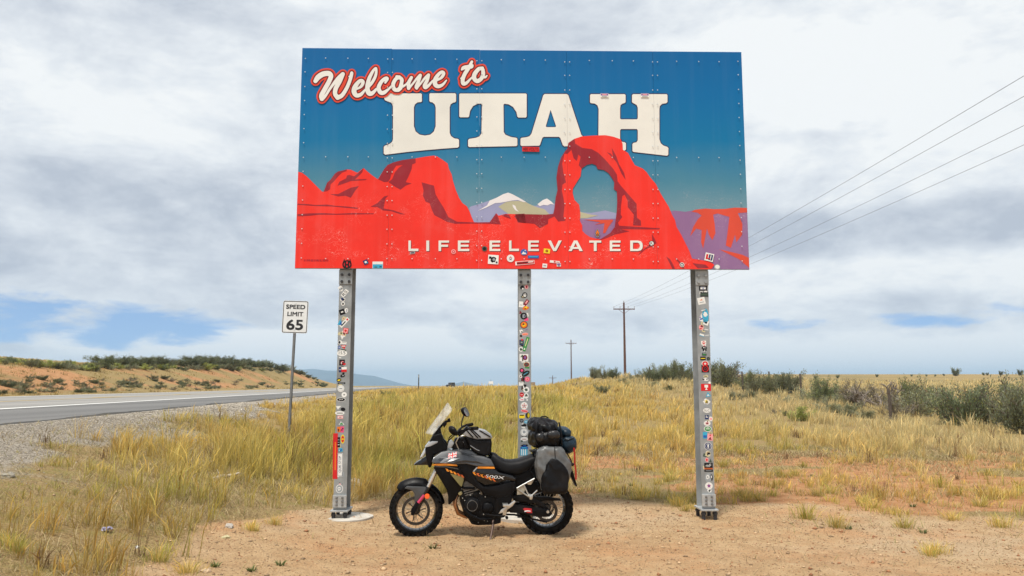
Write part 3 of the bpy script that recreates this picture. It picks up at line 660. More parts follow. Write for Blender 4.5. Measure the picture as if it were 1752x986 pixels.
# --- lettering made from the built-in font
def text_mesh(s, w_=None, h_=None):
    cu = bpy.data.curves.new('t', 'FONT'); cu.body = s; cu.fill_mode = 'FRONT' if hasattr(cu, 'fill_mode') else cu.fill_mode; cu.resolution_u = 4
    ob = bpy.data.objects.new('t', cu); me = bpy.data.meshes.new_from_object(ob); bpy.data.objects.remove(ob); bpy.data.curves.remove(cu)
    co = np.array([v.co[:] for v in me.vertices]); lo = co.min(0); hi = co.max(0); sz = np.maximum(hi - lo, 1e-6)
    co = (co - (lo + hi) / 2) / sz
    fs = [tuple(p.vertices) for p in me.polygons]; bpy.data.meshes.remove(me)
    return co[:, :2], fs                     # unit box centred at 0
PAL = {'w': (226, 226, 222), 'k': (24, 24, 28), 'r': (204, 38, 40), 'b': (44, 92, 168), 'c': (60, 164, 200), 'y': (232, 204, 40), 'g': (46, 140, 66), 'o': (226, 116, 34),
       'p': (226, 80, 128), 'n': (34, 50, 96), 's': (150, 156, 160), 'm': (122, 40, 52), 't': (200, 190, 150), 'v': (122, 88, 150), 'd': (70, 84, 74), 'e': (236, 160, 160)}
for k, v in PAL.items(): paint('sticker_' + k, s2l(v), rough=0.5)
def shape_pts(kind, w_, h_):
    if kind == 'o': return [(w_ / 2 * math.cos(a), h_ / 2 * math.sin(a)) for a in np.linspace(0, 2 * math.pi, 25)[:-1]]
    if kind == 'tri': return [(-w_ / 2, -h_ / 2), (w_ / 2, -h_ / 2), (0.1 * w_, h_ / 2)]
    if kind == 'blob':
        rr = random.Random(int(w_ * 1e5 + h_ * 7e5)); return [(w_ / 2 * math.cos(a) * rr.uniform(.7, 1.15), h_ / 2 * math.sin(a) * rr.uniform(.7, 1.15)) for a in np.linspace(0, 2 * math.pi, 15)[:-1]]
    if kind == 'peak': return [(-w_ / 2, -h_ / 2), (w_ / 2, -h_ / 2), (w_ * .22, h_ * .15), (w_ * .1, -h_ * .02), (-w_ * .1, h_ / 2), (-w_ * .3, 0)]
    if kind == 'star': return [(w_ / 2 * (1 if i % 2 == 0 else .42) * math.sin(math.pi * i / 5), h_ / 2 * (1 if i % 2 == 0 else .42) * math.cos(math.pi * i / 5)) for i in range(10)]
    if kind == 'arrow': return [(-w_ * .2, -h_ / 2), (w_ * .2, -h_ / 2), (w_ / 2, -h_ * .1), (w_ * .3, h_ * .2), (0, h_ / 2), (-w_ * .3, h_ * .2), (-w_ / 2, -h_ * .1)]
    return [(-w_ / 2, -h_ / 2), (w_ / 2, -h_ / 2), (w_ / 2, h_ / 2), (-w_ / 2, h_ / 2)]
SCALE = 9.8 / F_PX                            # metres per photograph pixel on the sign
def sticker(parent, u, z, w_, h_, kind, base, inner, rot=0, lay=12, name='sticker', y0=0.0):
    """one sticker: vinyl shape plus printed shapes or lettering on it.  sizes in photo pixels"""
    m_ = MB(); cols = []; cr, sr = math.cos(R(rot)), math.sin(R(rot))
    def put(pts, fs, c, layer):
        if c not in cols: cols.append(c)
        m_.cur = cols.index(c)
        m_.add([(u + (x * cr - y * sr), y0 - 0.001 * lay - (0.0007 if lay >= 1 else 0.00012) * layer, z + (x * sr + y * cr)) for x, y in pts], fs)
    p = shape_pts(kind, w_ * SCALE, h_ * SCALE); put(p, [tuple(range(len(p)))], base, 0)
    for i, it in enumerate(inner):
        k, c, dx, dy, ww, hh = it[:6]
        if k.startswith('T:'):
            tp, tf = text_mesh(k[2:]); pts = [((dx + x * ww) * SCALE, (dy + y * hh) * SCALE) for x, y in tp]
            if len(it) > 6: pts = [(dx * SCALE - (y - dy * SCALE), dy * SCALE + (x - dx * SCALE)) for x, y in pts]
            put(pts, tf, c, 1 + i)
        else: put([(x + dx * SCALE, y + dy * SCALE) for x, y in (shape_pts(k, ww * SCALE, hh * SCALE))], [tuple(range(len(shape_pts(k, 1, 1))))], c, 1 + i)
    me = bpy.data.meshes.new(name); me.from_pydata(m_.v, [], m_.f)
    for c in cols: me.materials.append(MATS['sticker_' + c])
    me.polygons.foreach_set('material_index', m_.mi); me.update()
    bm = bmesh.new(); bm.from_mesh(me); bm.normal_update()
    for f in bm.faces:
        if f.normal.y > 0: f.normal_flip()
    bm.to_mesh(me); bm.free()
    return link(name, me, parent)
rs = random.Random(4)
def scr(c1, c2, w_, h_):
    """a busy little print"""
    return [(rs.choice(['o', 'b', 'blob', 'tri']), rs.choice([c1, c2]), rs.uniform(-.22, .22) * w_, rs.uniform(-.22, .22) * h_, w_ * rs.uniform(.18, .5), h_ * rs.uniform(.14, .45)) for _ in range(4)]
def sg_st(px, py, *a, **k):
    u, z = sg(px, py); return sticker(sign, u, z, *a, **k)
sg_st(908, 256, 30, 8.5, 'b', 'r', [('T:480 VOLTS', 'k', 0, 0, 27, 5.5)], -1, 13, 'warning_tag')
for x_ in (1034, 1103): sg_st(x_, 164, 14, 7, 'b', 'w', [('b', 'v', 0, 1.4, 13, 3.4), ('b', 'e', 0, 1.4, 8, 1.6), ('b', 's', 0, -2, 10, 1)], 0, 13)
sg_st(594, 453, 16, 15, 'o', 'k', [('o', 'r', 0, 0, 11, 10), ('b', 'k', -2.6, 0, 2.6, 13), ('b', 'k', 2.6, 0, 2.6, 13), ('b', 'k', 0, -0.5, 5, 2.4), ('tri', 'k', -5, 7, 4, 6), ('tri', 'k', 5, 7, 4, 6)], 0, 13)
sg_st(626, 449, 8, 8, 'b', 'n', [('o', 'w', 0, 0, 4, 4), ('b', 'c', 2, -2, 2, 2)], 25, 13)
sg_st(646.5, 454, 18, 12, 'b', 'w', [('b', 'c', 0, -2.2, 17, 7), ('b', 'd', -3, -3.5, 5, 1.6), ('b', 'k', 5, -3, 4, 1.5)], 0, 13)
sg_st(706, 433, 9, 3.5, 'b', 's', [('b', 'k', 0, 0, 5, 1.5)], 8, 13)
sg_st(776, 431, 8, 8, 'o', 'e', [('o', 'r', 0, 0, 5, 5), ('o', 'e', 0, 0, 2.6, 2.6)], 0, 13)
sg_st(829, 426, 9, 9, 'o', 'd', [('o', 'k', 0, 0, 5.5, 5.5)], 0, 13)
sg_st(844, 444.5, 18, 16, 'b', 'w', [('blob', 'k', 0, 0, 11, 11), ('o', 's', 1, 0, 4.6, 4.6), ('b', 'k', -5.5, 3, 4, 4), ('tri', 'k', 6, -4, 4, 4)], -3, 13)
sg_st(873.5, 442.5, 13, 13, 'o', 'w', [('star', 'r', 0, 1, 6, 6), ('star', 'n', 0, -1, 6, 6), ('o', 'w', 0, 0, 2.4, 2.4)], 0, 13)
sg_st(896.5, 432, 12, 11, 'o', 'b', [('peak', 'w', 0, -1, 9, 5), ('o', 'w', 2, 3, 2, 2)], 0, 13)
sg_st(912.5, 440, 19, 5, 'b', 'b', [('b', 'c', 0, 0.2, 15, 1.8)], 0, 13)
sg_st(935.5, 430, 11, 8, 'b', 'y', [('o', 'k', 0, 0, 4.5, 4.5), ('o', 'o', 0, 0, 2.6, 2.6)], -6, 13)
sg_st(898, 450, 33, 6.5, 'b', 'w', [('b', 'r', 1, 0, 30, 5), ('b', 'k', -4, 0, 20, 1.80), ('b', 'w', 10, 0.6, 9, 1.8)], 5, 13)
sg_st(932, 455, 8, 7, 'b', 'w', [('b', 's', 0, 0, 5, 2)], -6, 13)
sg_st(949, 448.5, 17, 4, 'b', 'w', [('o', 'r', 0, 0, 4, 3), ('b', 'r', 5, 0, 5, 1)], -6, 13)
sg_st(956, 453.5, 7, 6, 'b', 'w', [('b', 'v', 0, 0.8, 6, 3), ('b', 'n', 0, -1.8, 4, 1)], 0, 13)
sg_st(1022, 399, 9, 15, 'arrow', 's', [('arrow', 'k', 0, 0.2, 7.4, 12.8), ('arrow', 'o', 0, 0.4, 5.6, 10.5), ('tri', 'd', 0, -1.5, 3, 4)], 0, 13)
sg_st(1114.5, 417, 9, 9, 'o', 'k', [('o', 'w', 0, 0, 7.2, 7.2), ('T:R', 'k', 0, 0, 4, 4.6)], 0, 13)
sg_st(1166.5, 453.5, 8, 8, 'o', 'w', [('o', 'k', 0, 0, 6, 6), ('blob', 'w', 0, 0, 3.4, 3.4)], 0, 13)
sg_st(1213, 440.5, 15, 14, 'b', 'w', [('b', 'r', -4, 0, 3.4, 9), ('b', 'n', 2.5, 0, 7, 10), ('b', 'w', 2.5, 0, 1.4, 8), ('b', 'r', -1, -2.5, 7, 1.50)], -13, 13)
sg_st(1226.5, 457.5, 11, 9.5, 'o', 's', [('o', 'w', 0.4, 0.5, 8, 7)], 0, 13)
uu, zz_ = sg(541, 446)
sticker(sign, uu, zz_, 42, 3.6, 'b', 'r', [('T:I  M E I R L E  I', 'm', 0, 0, 41, 3.4)], 0, 7.5, 'painted_signature')

# --- bolt heads along the panel edges: far too small to pick apart
m_ = MB()
def bolt_at(px, py, r_=0.0085):
    u, z = sg(px, py)
    if not (SX0 + 0.02 < u < SX1 - 0.02 and SZ0 + 0.02 < z < SZ1 - 0.01): return
    vs = [(u + r_ * math.cos(a), -0.0135, z + r_ * math.sin(a)) for a in np.linspace(0, 2 * math.pi, 7)[:-1]]
    vs += [(u + r_ * .6 * math.cos(a), -0.019, z + r_ * .6 * math.sin(a)) for a in np.linspace(0, 2 * math.pi, 7)[:-1]]
    m_.add(vs, [(i, (i + 1) % 6, 6 + (i + 1) % 6, 6 + i) for i in range(6)] + [tuple(range(6, 12))])
rowy = [101, 124, 149, 173, 197, 221, 245, 270, 294, 319, 343, 368, 392, 417, 442]
for i, y in enumerate(rowy):
    lx = 523 - i * 0.5; bolt_at(lx, y)
    bolt_at(1262 + i * 0.52, y + 5)
    for j, sx in enumerate((667, 820, 970.5, 1121)):
        k = (sx - 893) * 0.0035
        for e in (-4.2, 4.2): bolt_at(sx + e - (i - 8) * (893 - sx) / 893 * .35, y + (1, 4, 6, 6)[j])
for y, dy in ((100, 7), (269, 1.5), (443, 1)):
    for x0, x1 in ((521, 667), (667, 820), (820, 970.5), (970.5, 1121), (1121, 1266)):
        for k in (1, 2, 3):
            x = x0 + (x1 - x0) * (k / 4 + (0.01 if k == 2 else 0)); bolt_at(x, y + dy * (x - 521) / 745)
tag(m_.build('bolt_heads', mat('bolt_zinc', (0.72, 0.76, 0.78), 0.35, 0.5), sign), kind='stuff')

# --- posts: wide flange steel beams on breakaway bases
STEEL = mat('galvanised_steel', (0.30, 0.315, 0.32), 0.5, 0.25, var=0.16, scale=5, dirt=((0.17, 0.165, 0.15), 0.5, 3.0), bump=0.05, bscale=14)
STEEL2 = mat('galvanised_plate', (0.44, 0.455, 0.46), 0.42, 0.4, var=0.15, scale=14)
DARKB = mat('dark_bolt', (0.035, 0.035, 0.04), 0.55, 0.3)
CONC = mat('concrete', (0.50, 0.46, 0.40), 0.95, var=0.12, scale=7, bump=0.35, bscale=50, dirt=((0.40, 0.26, 0.15), 0.5, 4))
FW, FD, FT = 0.158, 0.27, 0.016            # flange width, beam depth, flange thickness
FY = 0.045                                  # front of the flange behind the sign face
POSTS = [(-2.076, 'left'), (0.158, 'middle'), (2.392, 'right')]
post_o = []
for k, (pu, nm) in enumerate(POSTS):
    m_ = MB(); hw = FW / 2
    m_.box(pu - hw, pu + hw, FY, FY + FT, 0.125, SZ1 - 0.2, 0.002); m_.box(pu - hw, pu + hw, FY + FD - FT, FY + FD, 0.125, SZ1 - 0.2, 0.002)
    m_.box(pu - 0.005, pu + 0.005, FY + FT, FY + FD - FT, 0.125, SZ1 - 0.2)
    po = m_.build('post', STEEL, sign); post_o.append(po); po['label'] = f'{nm} galvanised steel beam post covered in stickers'
    m_ = MB(); m_.box(pu - hw - 0.004, pu + hw + 0.004, FY - 0.010, FY - 0.0005, 2.865, 3.045, 0.002); m_.build('hinge_plate', STEEL, po)
    for z in (2.90, 2.985):
        for e in (-0.045, 0.045):
            m_ = MB(); m_.lathe(pu + e, z, [(0.0, -0.014), (0.016, -0.014), (0.018, -0.002), (0.018, 0.0)], 8, cy=FY - 0.0105); m_.build('bolt', DARKB if k != 2 else STEEL, po)
    # foot: bolted splice plate, base plate, dark standoff bolts
    m_ = MB(); m_.box(pu - 0.083, pu + 0.083, FY - 0.030, FY - 0.0008, 0.155, 0.30, 0.003); m_.build('splice_plate', STEEL2, po)
    for z in (0.185, 0.228, 0.271):
        for e in (-0.034, 0.034):
            m_ = MB(); m_.lathe(pu + e, z, [(0.0, -0.012), (0.011, -0.012), (0.016, -0.003), (0.016, 0.0)], 6, cy=FY - 0.0305); m_.build('bolt', mat('bolt_grey', (0.2, 0.2, 0.2), .5, .5), po)
    m_ = MB(); m_.box(pu - 0.105, pu + 0.105, FY - 0.06, FY + FD + 0.03, 0.104, 0.1245, 0.003); m_.build('base_plate', STEEL2, po)
    for e in (-0.07, 0.07):
        for y_ in (FY - 0.02, FY + FD - 0.01):
            m_ = MB(); m_.tube([(pu + e, y_, -0.02), (pu + e, y_, 0.103)], 0.023, 8); m_.tube([(pu + e, y_, 0.06), (pu + e, y_, 0.085)], 0.031, 6); m_.build('anchor_bolt', DARKB, po)
    if k == 2: continue                       # the right footing is buried in the dirt
    m_ = MB(); rr = 0.36
    pts = [(pu + 0.02 + rr * math.cos(a) * (1 + .03 * math.sin(5 * a)), FY + 0.11 + rr * .95 * math.sin(a)) for a in np.linspace(0, 2 * math.pi, 29)[:-1]]
    zt = 0.030 if k < 2 else 0.0
    m_.add([(x, y, zt) for x, y in pts] + [(x, y, zt - 0.2) for x, y in pts], [tuple(range(28))] + [(i, (i + 1) % 28, 28 + (i + 1) % 28, 28 + i) for i in range(28)])
    m_.build('concrete_footing', CONC, po)
def ps(k, px, py, *a, **kw):
    p = px_on(px, py, SY0 + FY, SK); return sticker(post_o[k], p.x / math.cos(S_RZ), p.z, *a, lay=1, y0=FY, **kw)
def busy(c1, c2, w_, h_): return scr(c1, c2, w_, h_)
L = [(583, 494, 9, 11, 'blob', 'w', busy('k', 's', 9, 11), 20), (590, 502, 14, 7, 'b', 'w', [('T:RS', 'k', 0, 0, 10, 5)], 52), (586.5, 513, 9, 8, 'blob', 'w', busy('k', 'n', 9, 8), 0),
     (587, 520, 6.5, 7, 'o', 'w', [('o', 'k', 0, 0, 3, 4)], 0), (585.5, 534, 9.5, 9.5, 'b', 'k', [('b', 'w', 0, 0, 4, 2.20)], 20), (582.5, 551, 8, 11, 'peak', 'c', [('tri', 'b', 1, -1, 4, 7)], -10),
     (589.5, 552, 20, 6, 'b', 'w', [('b', 'k', -2.5, 0, 10, 1.8), ('o', 'r', 7, 0, 3.4, 3.4)], 48), (591.5, 566, 8.5, 9, 'b', 'r', [('b', 'e', 0, 0, 7, 7.5), ('o', 'r', 0, 0, 4, 4)], -8), (582.5, 571, 9, 6, 'o', 't', [('blob', 'd', 1.5, .5, 3.5, 3)], 8), (586, 578, 7, 7, 'tri', 'w', [], 180),
     (582, 586, 7, 7, 'o', 'w', [('blob', 'k', -1, 0, 4, 5)], 0), (589, 587, 8, 4, 'b', 'w', [('b', 's', 0, .6, 6, .8)], -4), (580.5, 594.5, 6.5, 8, 'star', 'b', [('star', 'w', 0, 0, 2.5, 2.5)], 0), (588, 594.5, 9, 7.5, 'peak', 'r', [('b', 'w', 0, -2, 6, 1.4)], 180),
     (585.5, 604.5, 17, 10, 'o', 'w', [('T:15.5', 'k', 0, 0.5, 11, 5)], 0), (585, 612.5, 12, 2.5, 'b', 's', [('b', 'w', -3, 0, 4, 1.5)], -5), (585.3, 620.5, 9.5, 10, 'b', 'k', [('blob', 'm', 0, 0, 7, 7), ('b', 'e', 1, 1.5, 3, 1), ('b', 'w', -1, -1, 1, 4)], 0),
     (586.6, 632.5, 13.5, 8.5, 'b', 'w', [('b', 'n', -4.5, 0, 4.5, 8.5), ('b', 'r', 2.25, -2.1, 9, 4.2), ('star', 'w', -4.5, 0, 3, 3)], 2), (586, 643, 9, 6, 'blob', 'k', [('o', 's', 1, 0, 3, 2)], 15), (580, 650.5, 8, 6, 'o', 'k', [('blob', 'y', 0, 0, 5.5, 3)], 10), (588, 639, 5, 3, 'blob', 'k', [], 0),
     (584.5, 656, 12.5, 3, 'b', 'k', [('b', 's', 0, 0, 9, .8)], 2), (583.3, 665, 11.5, 11.5, 'o', 'w', [('o', 's', 0, 0, 9, 9), ('o', 'w', 0, 0, 8, 8), ('b', 's', 0, 0, 5, 2)], 0), (589, 675.5, 9, 9, 'o', 'w', [('star', 'k', 0, 0, 3.5, 3.5)], 0), (583.7, 684, 15, 7, 'o', 'w', [('o', 'k', 0, 0, 13.5, 5.6), ('T:JAX', 'w', 0, 0, 7, 3)], 0),
     (579.3, 698, 9, 6, 'tri', 'w', [], 180), (587, 700.5, 8, 6, 'o', 'k', [], -8), (581.5, 707, 16, 6.5, 'o', 'w', [('b', 'k', 0, 0, 10, 1.10)], 0), (582.4, 714, 9.5, 5, 'b', 'e', [('b', 'w', 0, 0, 8, 2), ('b', 'm', 0, 0, 4, 1)], 0),
     (584.5, 724, 9.5, 6, 'peak', 'w', [('peak', 'g', 0, -.6, 6.5, 4)], 0), (580, 735, 5.5, 9, 'b', 'o', busy('m', 'k', 5, 8), 6), (585.5, 735, 6, 10, 'b', 'p', busy('w', 'k', 6, 9), -4), (573.8, 780.5, 8, 75, 'b', 'r', [('b', 'o', 0, 0, 2, 46)], 1),
     (579.5, 757, 5, 17, 'b', 'k', [('b', 's', 0, 4, 3, 1), ('b', 's', 0, 0, 3, 1), ('b', 'w', 0, -4, 3, 1)], 2), (586.5, 751.5, 6.5, 15, 'o', 'y', [('o', 'r', 0, 0, 4.8, 11), ('b', 'y', 0, 0, 3.6, 2)], 0), (583, 770, 8.5, 7, 'blob', 'c', busy('b', 'w', 7, 6), 0),
     (582, 795.5, 9, 38, 'b', 'w', [('b', 'n', 0, 0, 8, 36.5), ('b', 'w', 0, 0, 7, 35.5), ('T:QUIK STOP', 'n', 0, 1, 27, 4.6, 1)], 1), (580.8, 836.5, 12, 14, 'o', 'w', [('o', 's', 0, 0, 10, 12), ('blob', 'w', 0, 0, 7, 6), ('b', 's', 0, 0, 4, 1.5)], 0), (587.5, 812, 3, 8, 'b', 's', [], 0)]
Cc = [(893.5, 492, 8, 8, 'blob', 'k', [('o', 'w', 2, -1.5, 2.5, 3)], -30), (901, 491, 6, 7, 'o', 'e', [('o', 'm', 0, 0, 3.5, 4.5)], 0), (898, 505, 9, 9.5, 'o', 'k', [('blob', 'w', 0, 0, 5.5, 6.5), ('blob', 'k', .4, .4, 2.4, 3)], 0), (891.5, 521, 7, 10, 'b', 'w', [('b', 's', 0, -1, 4, 1)], -4), (900.5, 518, 6, 11, 'b', 'm', [('b', 'e', 0, 1, 2.5, 6)], -35),
      (899.5, 527, 11, 8, 'blob', 'o', [('blob', 'y', .5, .5, 6, 4), ('blob', 'm', -1, -1, 2.5, 2.5)], 12), (890, 534, 5, 6, 'tri', 'm', [], 20), (896.5, 541, 12.5, 12, 'o', 'k', [('blob', 's', 0, 0, 6, 7), ('blob', 'n', 1, 0, 3, 3)], 0), (902.5, 539, 3.5, 6, 'b', 'w', [], 10), (900.5, 547, 7, 5, 'b', 'p', [], 12),
      (896.5, 556, 13, 12.5, 'o', 'k', [('o', 'o', 0, 0, 11, 10.5), ('blob', 'y', 0, 0, 7, 6), ('blob', 'm', -.6, 1, 4, 3.4)], 0), (892, 567, 7, 6, 'blob', 'w', [('blob', 'k', 1, -1, 3, 2)], 0), (901, 564, 8, 3, 'b', 's', [('b', 'v', 0, 0, 6, 1)], 25), (898.5, 572, 11, 5, 'o', 'e', [('b', 'o', 0, 0, 8, 1.6)], 4), (891.5, 575, 5, 4, 'blob', 'k', [], 0),
      (892.5, 586, 7.5, 9, 'b', 'n', [('b', 'd', 0, 0, 5.5, 6), ('b', 's', 0, 0, 3, 2.00)], 0), (900, 589, 5.5, 25, 'b', 'g', [('b', 't', 0, 3, 1.6, 14), ('tri', 'w', 0, -8, 3, 4)], -18), (891.5, 598, 8, 8, 'o', 'w', [('blob', 'd', 0, 0, 5, 5)], 0), (893, 609, 6, 5, 'tri', 'g', [], 0),
      (896.5, 612, 15, 12, 'b', 'w', [('o', 'm', 2, 0, 8, 9), ('blob', 'v', 2, 0, 4, 5), ('b', 'k', -2, -1, 1.8, 10)], 0), (901, 624, 11, 9, 'o', 't', [('o', 'm', 0, 0, 9, 7.5), ('blob', 'd', 0, 0, 5, 4.5)], 0), (893, 634, 8, 8, 'o', 'k', [('blob', 'p', 0, 0, 5, 5)], 0), (902, 629, 7, 3, 'b', 'g', [], -8),
      (899.5, 639.5, 15, 8.5, 'o', 'k', [('b', 'd', 0, 0, 11, 2.6), ('b', 'c', 0, .2, 8, .9)], 32), (902.3, 649, 9, 8.5, 'o', 'p', [('o', 'e', 0, 0, 5.5, 5), ('o', 'r', 0, 0, 2.6, 2.4)], 0), (891.8, 656, 8, 8, 'b', 'w', [('b', 's', 0, 1, 5.5, .9), ('b', 'k', 0, 3.4, 8, 1)], 0), (891, 644, 5, 6, 'blob', 'w', [('blob', 'm', 0, 0, 2.5, 3)], 0),
      (900.5, 667, 10.5, 10, 'o', 'w', [('blob', 'd', 0, 0, 5.5, 5.5)], 0), (892.8, 675.5, 7.5, 7.5, 'o', 'r', [('b', 'e', 0, 0, 4, 1.6), ('b', 'm', 0, 2, 4, 1)], 0), (900.5, 677.5, 8, 9.5, 'o', 'w', [('b', 'd', 0, 0, 5, 2), ('o', 'd', 0, 2, 3, 2.4)], 0), (893, 684, 9, 5, 'blob', 'w', [('b', 'p', 0, 0, 5, 1.2)], 4), (902, 684.5, 3, 3, 'o', 'w', [], 0),
      (897, 694.5, 12, 12.5, 'o', 'w', [('star', 'r', 0, 0, 10, 10), ('o', 'w', 0, 0, 4.5, 4.5), ('star', 'm', 0, 0, 4, 4)], 0), (897.5, 703.5, 13, 5.5, 'blob', 'e', [('b', 'r', 0, 0, 9, 1.8)], -6), (893, 712, 9.5, 7.5, 'b', 'y', [('b', 'k', 0, 1.4, 7, 1.8), ('b', 'w', 0, 3.2, 9.5, 1)], 0), (903.3, 711, 7.5, 10, 'o', 'k', [('o', 'y', .8, 0, 4.2, 7), ('b', 'k', 0, 0, 1.2, 5)], 0),
      (892.5, 720, 6.5, 6, 'o', 'k', [('o', 's', 0, 0, 3.4, 3), ('o', 'k', 0, 0, 1.6, 1.5)], 0), (900.5, 722, 7, 5, 'o', 'c', [('b', 'w', 0, 0, 4, 1)], 0), (896.5, 728, 9.5, 5.5, 'blob', 'k', [], 0), (896.8, 740, 12, 13, 'o', 'w', [('o', 's', 0, 0, 10, 11), ('o', 'w', 0, 0, 8.8, 9.8), ('blob', 's', 0, 1, 6, 5)], 0), (897, 751.5, 12.5, 7, 'o', 'w', [('o', 's', 0, 0, 11, 5.6), ('o', 'w', 0, 0, 10.4, 5), ('b', 'm', 0, 0, 7.5, 1.00)], 0),
      (897.5, 762.5, 14, 4, 'blob', 'k', [('b', 'b', 0, 0, 5, 1)], 4), (897, 766.5, 14, 5.5, 'o', 'b', [('b', 'c', 0, 0, 8, 1.6)], 0), (896.5, 774, 12, 11, 'b', 'c', [('b', 'w', -3.6, 0, 1.4, 10), ('b', 'w', -.4, 0, 1.4, 10), ('b', 'w', 2.8, 0, 1.4, 10)], 0)]
